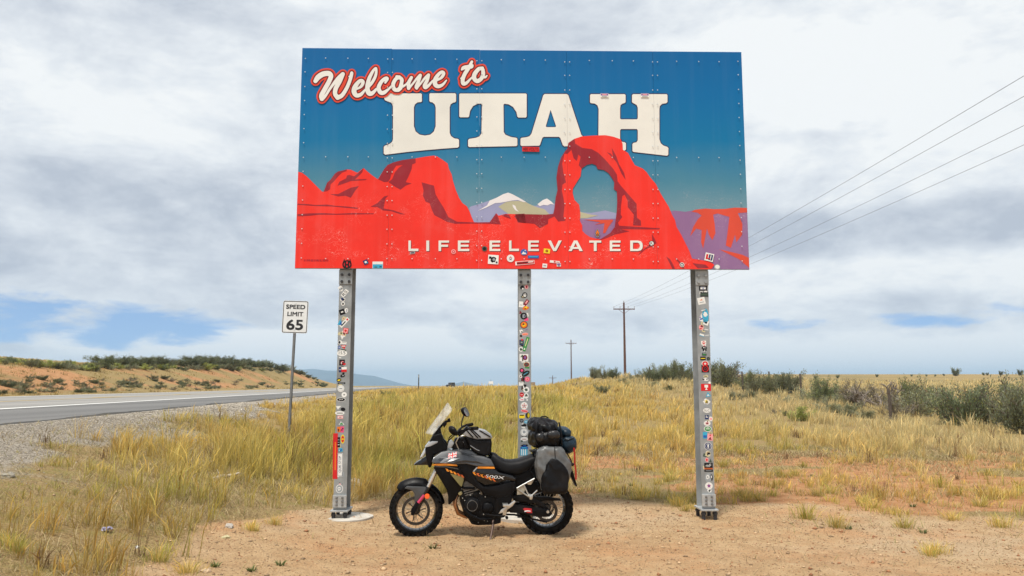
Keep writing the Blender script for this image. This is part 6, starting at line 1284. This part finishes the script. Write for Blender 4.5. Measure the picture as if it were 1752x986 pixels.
tuft_px = [(1142, 826), (1148, 822), (1265, 850), (1278, 858), (1300, 858), (1322, 850), (1325, 836), (1340, 818), (1185, 872), (1160, 868), (1172, 876), (1420, 845), (1400, 850), (1480, 862), (1495, 872), (1500, 855), (1440, 820), (1375, 800), (1270, 832), (1360, 815), (1100, 845), (1095, 855), (1560, 850), (1610, 835), (1640, 850), (1680, 868), (1630, 890), (1590, 955), (1600, 950), (1380, 890), (1715, 905), (1740, 850), (1550, 815), (1090, 800), (1110, 805), (30, 945), (15, 935), (270, 965), (320, 985), (430, 912), (470, 898), (1690, 815), (1740, 800), (1235, 800), (1225, 815), (1460, 790), (1520, 780), (1660, 790), (1430, 905), (1545, 905)]
for i, (px, py) in enumerate(tuft_px):
    h_ = hit(px, py)
    if not h_: continue
    o = link('grass_tuft', tuft_me[i % 6], None, (h_[0], h_[1], h_[2])); sc = rt.uniform(.5, 1.0); o.scale = (sc, sc, sc * rt.uniform(.85, 1.15)); o.rotation_euler = (0, 0, rt.uniform(0, 6.28))
    tag(o, 'small bunch of dry yellow grass standing apart on bare ground', 'grass tuft', 'grass bunches on bare ground')

# sagebrush: woody stems, grey green sprigs in lumpy clumps
BARK = mat('sage_bark', (0.17, 0.14, 0.115), 0.9, var=0.3, scale=20, bump=.3)
def shrub_mesh(seed, nst, nsp, tint, spr=0.085, dead=0.0, spread=0.85):
    r2 = np.random.default_rng(seed); mb = MB(); tips = []
    for i in range(nst):
        a = 2 * math.pi * (i + r2.random()) / nst; el = r2.uniform(.35, 1.35); ln = r2.uniform(.55, .95)
        p = np.array([0.05 * math.cos(a), .05 * math.sin(a), -.05]); dv = np.array([math.cos(a) * math.cos(el) * spread, math.sin(a) * math.cos(el) * spread, math.sin(el) * .9])
        pts = [p.copy()]
        for k in range(5):
            dv = dv + r2.normal(0, .16, 3) + np.array([0, 0, .05]); p = p + dv * ln / 5; pts.append(p.copy())
            if k >= 1:
                for _ in range(2):
                    d2 = dv + r2.normal(0, .5, 3); d2[2] = abs(d2[2]) * .6 + .15; q2 = p + d2 * r2.uniform(.15, .32)
                    mb.tube([p, (p + q2) / 2 + r2.normal(0, .015, 3), q2], [.011, .008, .003], 4, False); tips.append(q2); tips.append((p + q2) / 2)
        mb.tube(pts, [.030, .024, .019, .015, .010, .006], 5, False); tips.append(p)
    tips = np.array(tips); n = nsp; idx = r2.integers(0, len(tips), n)
    c = tips[idx] + r2.normal(0, .075, (n, 3)); c[:, 2] = np.maximum(c[:, 2], .04)
    out = c - np.array([0, 0, .25]); out /= np.linalg.norm(out, axis=1)[:, None]; dirv = out * .7 + r2.normal(0, .35, (n, 3)) + np.array([0, 0, .55]); dirv /= np.linalg.norm(dirv, axis=1)[:, None]
    ln = spr * r2.uniform(.55, 1.35, n); V, T = [], []
    sv = np.cross(dirv, r2.normal(0, 1, (n, 3))); sv /= np.linalg.norm(sv, axis=1)[:, None]; s2 = np.cross(dirv, sv)
    tv = np.array(tint) * r2.uniform(.65, 1.35, n)[:, None]; yl = (r2.random(n) < .16)[:, None]; tv = np.where(yl, tv * [1.3, 1.2, .75], tv); br = (r2.random(n) < .10)[:, None]; tv = np.where(br, np.array([.17, .13, .09]), tv)
    allV, allT, allC, o_ = [], [], [], 0
    for S in (sv, s2):
        wv = S * (ln * .19)[:, None]
        vq = np.stack([c, c + dirv * (ln * .5)[:, None] - wv, c + dirv * ln[:, None], c + dirv * (ln * .5)[:, None] + wv], 1).reshape(-1, 3)
        k = np.arange(n)[:, None] * 4 + o_; allV.append(vq); allT.append(np.concatenate([k + [[0, 1, 2]], k + [[0, 2, 3]]], 1).reshape(-1, 3)); allC.append(np.repeat(tv, 4, 0)); o_ += len(vq)
    AV = np.concatenate(allV); zk = 1.0 / np.quantile(AV[:, 2], .992); AV = AV * zk; mb.v = [tuple(np.array(v) * zk) for v in mb.v]
    sme = bpy.data.meshes.new('stems'); sme.from_pydata(mb.v, [], mb.f); sme.materials.append(BARK); sme.update()
    return tri_mesh('foliage', AV, np.concatenate(allT), np.concatenate(allC), SAGEM), sme
SAGE = [shrub_mesh(101, 15, 5200, (0.25, 0.265, 0.165), .075), shrub_mesh(102, 18, 5600, (0.18, 0.205, 0.12), .075), shrub_mesh(103, 14, 4800, (0.30, 0.31, 0.205), .07, spread=1.1), shrub_mesh(104, 16, 5200, (0.22, 0.25, 0.135), .075, spread=.85),
        shrub_mesh(105, 15, 1300, (0.26, 0.23, 0.17)), shrub_mesh(106, 15, 3800, (0.42, 0.46, 0.16))]
rb = random.Random(21)
def bush(px, py, hpx, var, label, group, wide=1.0, name='sagebrush', cat='shrub'):
    h_ = hit(px, py)
    if not h_: return None
    ht = hpx / F_PX * h_[1] * .95; sc = ht / 1.0
    e = empty(name, (h_[0], h_[1], h_[2] - .03 * sc), rb.uniform(0, 6.28)); e.scale = (sc * wide, sc * wide, sc)
    link('foliage', SAGE[var][0], e); link('stems', SAGE[var][1], e); tag(e, label, cat, group); return e
ORD = lambda n: str(n) + ('th' if 10 < n % 100 < 14 else {1: 'st', 2: 'nd', 3: 'rd'}.get(n % 10, 'th'))
HL = 'grey green sagebrush in the dense row along the right fence line'; HG = 'sagebrush along the right fence line'
for i, (px, py, hp) in enumerate(sorted([(1748, 742, 85), (1715, 728, 80), (1738, 712, 60), (1655, 728, 72), (1674, 712, 58), (1572, 712, 62), (1592, 706, 50), (1554, 704, 56), (1535, 716, 40), (1500, 700, 42), (1464, 698, 44), (1445, 690, 38), (1413, 694, 46), (1396, 692, 36), (1426, 698, 28), (1352, 674, 34), (1335, 672, 30), (1316, 674, 32), (1296, 671, 30), (1240, 662, 40), (1228, 660, 36), (1165, 652, 30), (1150, 650, 28), (1138, 651, 28), (1125, 652, 22), (1182, 654, 26), (1110, 650, 16), (1090, 651, 15), (1050, 648, 17), (1035, 648, 18), (1018, 648, 19), (1003, 648, 16), (992, 648, 11), (1205, 655, 26), (1262, 658, 18), (1745, 690, 45), (1280, 664, 26)], key=lambda r_: -r_[0])):
    bush(px, py, hp * (1.0 if px > 1540 else 1.14), 4 if 1440 < px < 1540 else (0, 2, 3, 2, 0, 1)[i % 6], f'grey green sagebrush, {ORD(i + 1)} from the right edge in the fence line row', HG, rb.uniform(.66, .90))
for i, (px, py, hp, v_) in enumerate(sorted(((1334, 694, 22, 2), (1258, 684, 18, 2), (1286, 682, 15, 0), (1030, 673, 15, 0), (1420, 706, 22, 2), (1450, 712, 24, 0), (1065, 656, 12, 2), (1075, 664, 10, 3), (985, 666, 8, 2), (1300, 690, 10, 0), (1210, 664, 14, 2), (1480, 716, 20, 2), (1145, 668, 10, 3), (1120, 662, 12, 2), (660, 680, 12, 0), (1530, 726, 18, 4), (1325, 708, 9, 4), (1345, 712, 10, 0), (1000, 672, 7, 3)))):
    bush(px, py, hp, v_, f'low rounded sagebrush in golden grass, {ORD(i + 1)} of these from the left', 'low sagebrush in the grass', 1.1)
bush(1368, 720, 26, 5, 'bright yellow green rabbitbrush in front of the sagebrush row', None, .9, 'rabbitbrush')
BL_, BG = 'dark sagebrush on the hill beyond the highway', 'sagebrush on the hill beyond the highway'
def crest(px):
    for py in np.arange(604, 672, 1.0):
        h_ = hit(px, py)
        if h_ and h_[1] < 330: return py
    return 664
for px in range(-4, 545, 7):                                 # crest of the road cut: a nearly closed dark line of brush
    c0 = crest(px); hp = rb.uniform(9, 19) * np.interp(px, [-4, 150, 200, 420, 470, 545], [.7, .8, 1.05, 1.05, .7, .3])
    low = 9 if px < 168 else 0
    bush(px + rb.uniform(-2, 2), c0 + low + rb.uniform(1, 4), hp, rb.choice((1, 1, 3, 0) if not low else (5, 2, 3, 0)), BL_, BG, rb.uniform(.9, 1.25))
    if px < 480: bush(px + rb.uniform(-4, 4), c0 + rb.uniform(5, 10), hp * rb.uniform(.4, .7), rb.choice((0, 2, 3, 5)), BL_, BG, 1.2)
for j in range(125):                                         # low brush at the foot of the bank
    px = rb.uniform(0, 560); b0 = np.interp(px, [0, 560], [677, 662.5]); c0 = np.interp(px, [0, 450, 560], [648, 648, 658]); bush(px, b0 - (b0 - c0) * rb.random() ** 1.3, rb.uniform(6, 12) * np.interp(px, [0, 560], [1, .45]), rb.choice((0, 2, 4, 1, 2)), BL_, BG, 1.35)
# lone far tree and specks on the plain
FLAB = 'small far juniper dotted on the horizon of the right plain'
for i, (px, py, hp) in enumerate(sorted(((1634, 642, 11), (1712, 641, 6), (1745, 641, 8), (1690, 641, 4), (1683, 641, 4), (1615, 642, 3), (1600, 643, 3), (1585, 643, 3), (1500, 644, 4), (1328, 647, 6), (1560, 643, 3), (1395, 648, 5), (1434, 646, 5)))):
    h_ = hit(px, py + 1.5, 420)
    if h_ is None: h_ = hit(px, py + 4, 420)
    if h_ is None: continue
    sc = hp / F_PX * h_[1]; e = empty('juniper', h_, rb.uniform(0, 6)); e.scale = (sc * .62, sc * .62, sc * 1.25)
    link('foliage', SAGE[1][0], e); link('stems', SAGE[1][1], e)
    if hp == 11: tag(e, 'lone dark juniper tallest on the far right horizon', 'tree')
    else: tag(e, f'tiny far juniper on the right horizon, {ORD(i + 1)} from the left', 'tree', 'far junipers on the horizon')
# dead, twisted shrubs
DEADW = mat('dead_wood', (0.24, 0.20, 0.165), 0.9, var=.3, scale=18, bump=.4)
def dead_shrub(px, py, hpx, seed, label, lean):
    h_ = hit(px, py); r2 = np.random.default_rng(seed); ht = hpx / F_PX * h_[1]; e = empty('dead_shrub', h_, 0); tag(e, label, 'shrub')
    def grow_(p, dv, ln, rad, dep, mb):
        pts = [p]; 
        for k in range(4): dv = dv + r2.normal(0, .28, 3); dv /= np.linalg.norm(dv); p = p + dv * ln / 4; pts.append(p)
        mb.tube(pts, list(np.linspace(rad, rad * .55, 5)), 5, False)
        if dep > 0:
            for _ in range(3 if dep > 1 else 2): d2 = dv + r2.normal(0, .6, 3); d2[2] = d2[2] * .7 + .25; grow_(pts[r2.integers(2, 5)], d2 / np.linalg.norm(d2), ln * r2.uniform(.5, .75), rad * .55, dep - 1, mb)
    for i in range(3):
        mb = MB(); d0 = np.array([lean + r2.normal(0, .4), r2.normal(0, .3), 1.0]); grow_(np.array([0, 0, -.05]), d0 / np.linalg.norm(d0), ht * .5, .07 * ht, 4, mb); mb.build('trunk' if i == 0 else 'limb', DEADW, e)
dead_shrub(1478, 700, 54, 5, 'bare dead shrub with pale twisted branches left of the tallest sagebrush', -.1)
dead_shrub(1520, 706, 62, 8, 'bare dead shrub with dark trunk beside the broken fence post', .2)
dead_shrub(1425, 688, 42, 12, 'grey leafless shrub tangled in the middle of the sagebrush row', -.3)
dead_shrub(1248, 660, 42, 15, 'dead limb fork rising beside the right sign post', .5)
# green weeds on the pad
def weed_mesh(seed):
    r2 = np.random.default_rng(seed); N = 34; a = r2.random(N) * 6.283; P = np.stack([.02 * np.cos(a), .02 * np.sin(a), 0 * a], 1)
    return tri_mesh('weed', *blades(P, r2.uniform(.02, .055, N), r2.uniform(.006, .012, N), a, r2.uniform(.5, 1, N), np.array([.14, .17, .06]) * r2.uniform(.7, 1.4, N)[:, None], r2), GRASSM)
WM = [weed_mesh(1), weed_mesh(2)]
for i, (px, py) in enumerate([(480, 972), (368, 974), (1080, 832), (1452, 908), (1330, 812), (740, 942), (1562, 868), (1585, 862), (430, 978), (1390, 816), (1580, 915)]):
    h_ = hit(px, py); o = link('weed', WM[i % 2], None, h_); o.rotation_euler = (0, 0, i); o.scale = (1.2,) * 3; tag(o, 'tiny green weed sprouting from the bare ground', 'weed', 'weeds on bare ground')

# ------------------------------------------------------------------ fence posts, power line, far things
WOOD = mat('weathered_wood', (0.085, 0.065, 0.05), 0.9, var=.3, scale=12, bump=.5, bscale=30)
for px, py, hp, lab in ((1271, 670, 34, 'dark weathered fence post nearest the right sign post'), (1317, 664, 28, 'short fence post half hidden behind sagebrush'), (1371, 680, 40, 'weathered fence post in the gap beside the green sagebrush'), (1524, 722, 56, 'split grey fence post among dead branches'), (1112, 650, 22, 'thin fence post on the mound behind the brush')):
    h_ = hit(px, py); ht = hp / F_PX * h_[1]; r_ = .065
    e = empty('fence_post', h_, 0); tag(e, lab, 'fence post'); q_ = MB(); q_.tube([(0, 0, -.2), (.01, 0, ht * .5), (-.015, .01, ht * .96), (-.01, .01, ht)], [r_, r_ * .95, r_ * .9, r_ * .55], 8); q_.build('shaft', WOOD, e, 50)
    q_ = MB(); q_.tube([(-.075, -.03, ht * .85), (0, -.075, ht * .85), (.075, -.03, ht * .85)], .006, 4); q_.build('staple', mat('rusty_wire', (.16, .08, .05), .7, .5), e)
POLEW = mat('pole_wood', (0.105, 0.048, 0.034), 0.85, var=.25, scale=6, bump=.3, bscale=20)
INS = mat('insulator', (0.25, 0.22, 0.2), .3)
def pole(x, y, ztop, lab, name='utility_pole'):
    zb = float(land(x, y)); e = empty(name, (x, y, zb)); tag(e, lab, 'utility pole'); H = ztop - zb
    q_ = MB(); q_.tube([(0, 0, -.5), (0, 0, H * .5), (0, 0, H)], [.19, .155, .12], 10); q_.build('pole_shaft', POLEW, e, 50)
    q_ = MB(); q_.box(-1.48, 1.48, -.21, -.10, H - .98, H - .84, .01); ca = q_.build('crossarm', POLEW, e)
    for o_ in (-1.4, -.55, .55, 1.4): q_ = MB(); q_.tube([(o_, -.155, H - .84), (o_, -.155, H - .70), (o_, -.155, H - .66), (o_, -.155, H - .56)], [.02, .02, .06, .04], 8); q_.build('insulator', INS, ca)
    for s_ in (-1, 1): q_ = MB(); q_.tube([(s_ * .75, -.16, H - .98), (s_ * .02, -.16, H - 1.55)], .022, 5); q_.build('brace', POLEW, e)
    q_ = MB(); q_.tube([(0, 0, H), (0, 0, H + .12), (0, 0, H + .28)], [.03, .06, .03], 8); q_.build('top_insulator', INS, e)
    return Vector((x, y - .155, ztop - .56))
tA = px_on(1068, 518, 108, 0); tB = px_on(977, 582, 214, 0); tC = px_on(945, 643, 322, 0)
aA = pole(15.4, 108, tA.z, 'tall reddish wooden power pole nearest, right of the middle sign post'); aB = pole(16.0, 214, tB.z, 'second wooden power pole further down the line'); aC = pole(16.5, 322, tC.z, 'most distant power pole barely rising above the grass')
offs = (-1.4, -.55, .55, 1.4); WIRE = mat('power_cable', (0.10, 0.105, 0.115), .6)
ends = []
for i, (o_, ypx, lx) in enumerate(zip(offs, (130, 165, 215, 248), (13.95, 14.9, 16.5, 17.8))):
    A = aA + Vector((o_, 0, 0)); a_ = (1752 - 876) / F_PX; b_ = (493 - ypx) / F_PX
    dv = Vector((a_, math.cos(PITCH) - b_ * math.sin(PITCH), b_ * math.cos(PITCH) + math.sin(PITCH))); Pm = Vector((0, 0, CAM_H)) + dv * (lx / dv.x)
    tt = (108 - Pm.y) / 116.0; Dv = Pm - A; sag = .9; Dpt = A + Dv / tt; Dpt.z += 4 * sag * (1 - tt)
    pts = [A.lerp(Dpt, k / 40) - Vector((0, 0, 4 * sag * (k / 40) * (1 - k / 40))) for k in range(41)]; ends.append(Dpt)
    q_ = MB(); q_.tube(pts, .0075, 5); o = q_.build('power_line', WIRE)
    tag(o, ('topmost', 'second', 'third', 'lowest')[i] + ' of the four power lines rising to the upper right', 'cable', 'overhead power lines')
mD = sum(ends, Vector()) / 4
pole(mD.x, mD.y + .155, mD.z + .56, 'power pole beside the viewer that the four lines run to')
# marker post, far road signs
def stick(name, px, ptop, pbase, dist, lab, cat, r_=.05, m_=None):
    top = px_on(px, ptop, dist, 0); zb = float(land(top.x, dist)); e = empty(name, (top.x, dist, zb)); tag(e, lab, cat); q_ = MB(); q_.box(-r_, r_, -.02, .02, -.2, top.z - zb, .01); q_.build('shaft', m_ or mat('marker_dark', (.05, .045, .04), .7), e)
    return e, top.z - zb
e, hh = stick('marker_post', 716.5, 641, 664, 70, 'thin dark marker post rising from the grass at the horizon', 'post', .045)
q_ = MB(); q_.box(-.04, .04, -.026, -.021, hh - .25, hh - .08); q_.build('reflector', mat('marker_reflector', (.4, .4, .38), .4), e)
e, hh = stick('road_sign', 840, 650, 664, 260, 'tiny white road sign far off near the horizon', 'sign', .06)
q_ = MB(); q_.box(-.75, .75, -.05, -.03, hh * .45, hh * .8, .02); q_.build('plate', WHT, e)
e = empty('road_sign', (px_on(910, 655, 120, 0).x, 120, float(land(px_on(910, 655, 120, 0).x, 120)))); tag(e, 'small brown roadside board on two legs behind the middle post', 'sign')
for s_ in (-1, 1): q_ = MB(); q_.box(s_ * .36 - .03, s_ * .36 + .03, -.03, .03, -.3, .95); q_.build('leg', WOOD, e)
q_ = MB(); q_.box(-.5, .5, -.06, -.031, .45, .95, .01); q_.build('board', mat('sign_brown', (.28, .2, .14), .6), e)
# parked off-road car on the bend
jx = px_on(771, 660, 340, 0).x; car = empty('car', (jx, 340, float(road_z(12)) + .0), R(52)); tag(car, 'dark boxy off road car far down the highway on the horizon', 'car')
CARP = mat('car_paint', (.03, .03, .035), .3, .3, coat=.6); GLS = mat('car_glass', (.03, .035, .04), .08)
q_ = MB(); q_.prism([(-2.1, .5), (-2.15, .95), (-1.0, 1.15), (2.0, 1.15), (2.1, .6), (2.0, .45), (-1.9, .42)], -.85, .85, .08); bd = q_.build('body', CARP, car, 40)
q_ = MB(); q_.prism([(-.95, 1.14), (-.5, 1.9), (1.85, 1.95), (2.0, 1.14)], -.78, .78, .06); q_.build('cabin', CARP, car, 40)
for s_ in (-1, 1):
    for x0, x1 in ((-.55, .3), (.45, 1.7)): q_ = MB(); q_.box(x0, x1, s_ * .782 - .004, s_ * .782 + .004, 1.25, 1.75); q_.build('window', GLS, car)
    for x_ in (-1.35, 1.35):
        q_ = MB(); q_.lathe(x_, .42, [(.2, -.13), (.40, -.13), (.43, -.05), (.43, .05), (.40, .13), (.2, .13)], 20, cy=s_ * .82); wh = q_.build('wheel', RUB, car, 50); q_ = MB(); q_.lathe(x_, .42, [(0, s_ * .1), (.2, s_ * .12), (.22, 0)], 14, cy=s_ * .82); q_.build('rim', ALUM, wh)
q_ = MB(); q_.box(-2.32, -2.14, -.8, .8, .5, .72, .03); q_.build('bumper', PLAST, car)
for s_ in (-.55, .55): q_ = MB(); c_ = (-2.13, .85); q_.box(-2.17, -2.12, s_ - .12, s_ + .12, .74, .92, .02); q_.build('headlight', LENS, car)
q_ = MB(); q_.lathe(2.15, 1.0, [(.1, -.12), (.38, -.12), (.42, 0), (.38, .12), (.1, .12)], 18); q_.build('spare_wheel', RUB, car, 50)

# ------------------------------------------------------------------ stones
def stones(name, X_, Y_, size, cols, rng, label, m_, flat_=.6):
    n = len(X_); base = np.array([[1, 0, 0], [0, 1, 0], [-1, 0, 0], [0, -1, 0], [0, 0, 1], [0, 0, -1]], float); F_ = np.array([[0, 1, 4], [1, 2, 4], [2, 3, 4], [3, 0, 4], [1, 0, 5], [2, 1, 5], [3, 2, 5], [0, 3, 5]])
    V = base[None] * (1 + rng.normal(0, .25, (n, 6, 1))) + rng.normal(0, .18, (n, 6, 3)); V = V * (size[:, None, None] * np.array([1, 1, flat_])); a = rng.random(n) * 6.28
    c_, s_ = np.cos(a)[:, None], np.sin(a)[:, None]; x = V[..., 0] * c_ - V[..., 1] * s_; y = V[..., 0] * s_ + V[..., 1] * c_
    W = np.stack([x + X_[:, None], y + Y_[:, None], V[..., 2] + (land(X_, Y_) + size * .25)[:, None]], -1).reshape(-1, 3)
    T = (F_[None] + np.arange(n)[:, None, None] * 6).reshape(-1, 3); C = np.repeat(cols, 6, 0)
    o = link(name, tri_mesh(name, W, T, C, m_)); tag(o, label, 'stones', kind='stuff'); return o
stm = leafmat('stone_surface', 0.0, .9)
rng = np.random.default_rng(8); N = 95000
X_ = rng.uniform(-5.5, 9, N); Y_ = rng.uniform(4.6, 12.5, N); ok = (np.abs(X_) < .7 * Y_ + .5) & (rng.random(N) < .05 + .92 * pad_mask(X_, Y_)); X_, Y_ = X_[ok], Y_[ok]; n = len(X_)
sz = .0035 + .0065 * rng.random(n) ** 2 + (rng.random(n) < .02) * rng.uniform(.004, .020, n); cc = np.array([.50, .345, .205]) * rng.uniform(.55, 1.45, (n, 1)); cc = np.where((rng.random(n) < .2)[:, None], np.array([.42, .20, .10]) * rng.uniform(.7, 1.2, (n, 1)), cc)
stones('pebbles', X_, Y_, sz, np.clip(cc, 0, .8), rng, 'loose tan pebbles strewn over the parking pad', stm)
N = 110000; Y_ = 5.5 + 26 * rng.random(N) ** 1.4; s_ = rng.uniform(2.2, 7.3, N); X_ = -.12 * Y_ - s_; ok = (np.abs(X_) < .7 * Y_ + 1) & (rng.random(N) < gravel_mask(X_, Y_) ** 2); X_, Y_ = X_[ok], Y_[ok]; n = len(X_)
sz = (.006 + .007 * rng.random(n)) * np.clip(Y_ / 12, .8, 2.2); cc = np.array([.41, .36, .295]) * rng.uniform(.45, 1.4, (n, 1))
stones('roadside_gravel', X_, Y_, sz, np.clip(cc, 0, .8), rng, 'grey crushed gravel along the edge of the highway', stm)
def rock(px, py, w_, h_, col, label, seed, name='rock', rx=0):
    p = hit(px, py); r2 = np.random.default_rng(seed); sc = math.hypot(p[0], p[1]) / F_PX
    bm = bmesh.new(); bmesh.ops.create_icosphere(bm, subdivisions=2, radius=.5)
    for v in bm.verts:
        k = 1 + r2.normal(0, .10); v.co = Vector((v.co.x * w_ * sc * k, v.co.y * w_ * sc * .7 * k, v.co.z * h_ * sc * k))
        v.co.z = max(v.co.z, -.12 * h_ * sc)
    me = bpy.data.meshes.new(name); bm.to_mesh(me); bm.free(); me.materials.append(mat('rock_%d' % seed, col, .9, var=.25, scale=25, bump=.6, bscale=60)); o = link(name, me, None, p); o.rotation_euler = (0, rx, seed); tag(o, label, 'rock'); return o
rock(386, 922, 16, 9, (.52, .46, .26), 'pale yellow stone at the edge of the grass', 1); rock(392, 906, 20, 12, (.42, .38, .33), 'light grey stone above the pale yellow one', 2)
rock(608, 832, 34, 24, (.46, .46, .45), 'largest grey broken concrete lump behind the left post', 3); rock(627, 829, 24, 12, (.36, .36, .36), 'flat dark grey rubble piece right of the concrete lump', 4, rx=.3); rock(643, 831, 20, 9, (.42, .40, .37), 'small rubble chip farthest right of the concrete lump', 5)
rock(12, 818, 24, 10, (.28, .25, .20), 'pale stone at the far left edge by the gravel', 6); rock(352, 980, 18, 10, (.54, .40, .26), 'tan stone low on the dirt pad near the grass', 7); rock(235, 938, 10, 7, (.62, .60, .56), 'small whitish stone in the left grass litter', 8)
p = hit(385, 824); e = empty('driftwood_stick', (p[0], p[1], p[2] + .06), R(12)); tag(e, 'bleached wooden stick lying in the tall grass', 'stick'); q_ = MB(); q_.tube([(-.16, 0, -.02), (-.05, .01, .005), (.1, 0, .02), (.19, -.01, .05)], [.02, .026, .022, .012], 7); q_.build('shaft', mat('bleached_wood', (.42, .36, .28), .85, var=.2, bump=.3), e, 50); q_ = MB(); q_.tube([(-.05, 0, 0), (-.1, .03, .06), (-.12, .05, .1)], [.012, .009, .005], 5); q_.build('twig', MATS['bleached_wood'], e)
p = hit(183, 912); bm = bmesh.new(); bmesh.ops.create_grid(bm, x_segments=8, y_segments=8, size=.035); r2 = random.Random(3)
for v in bm.verts: v.co += Vector((r2.uniform(-.012, .012), r2.uniform(-.012, .012), .03 + r2.uniform(-.018, .018)))
me = bpy.data.meshes.new('wrapper'); bm.to_mesh(me); bm.free(); me.materials.append(mat('wrapper_violet', (.42, .40, .55), .3, var=.4, scale=40)); tag(link('wrapper', me, None, p), 'crumpled violet wrapper dropped in the left grass', 'litter')
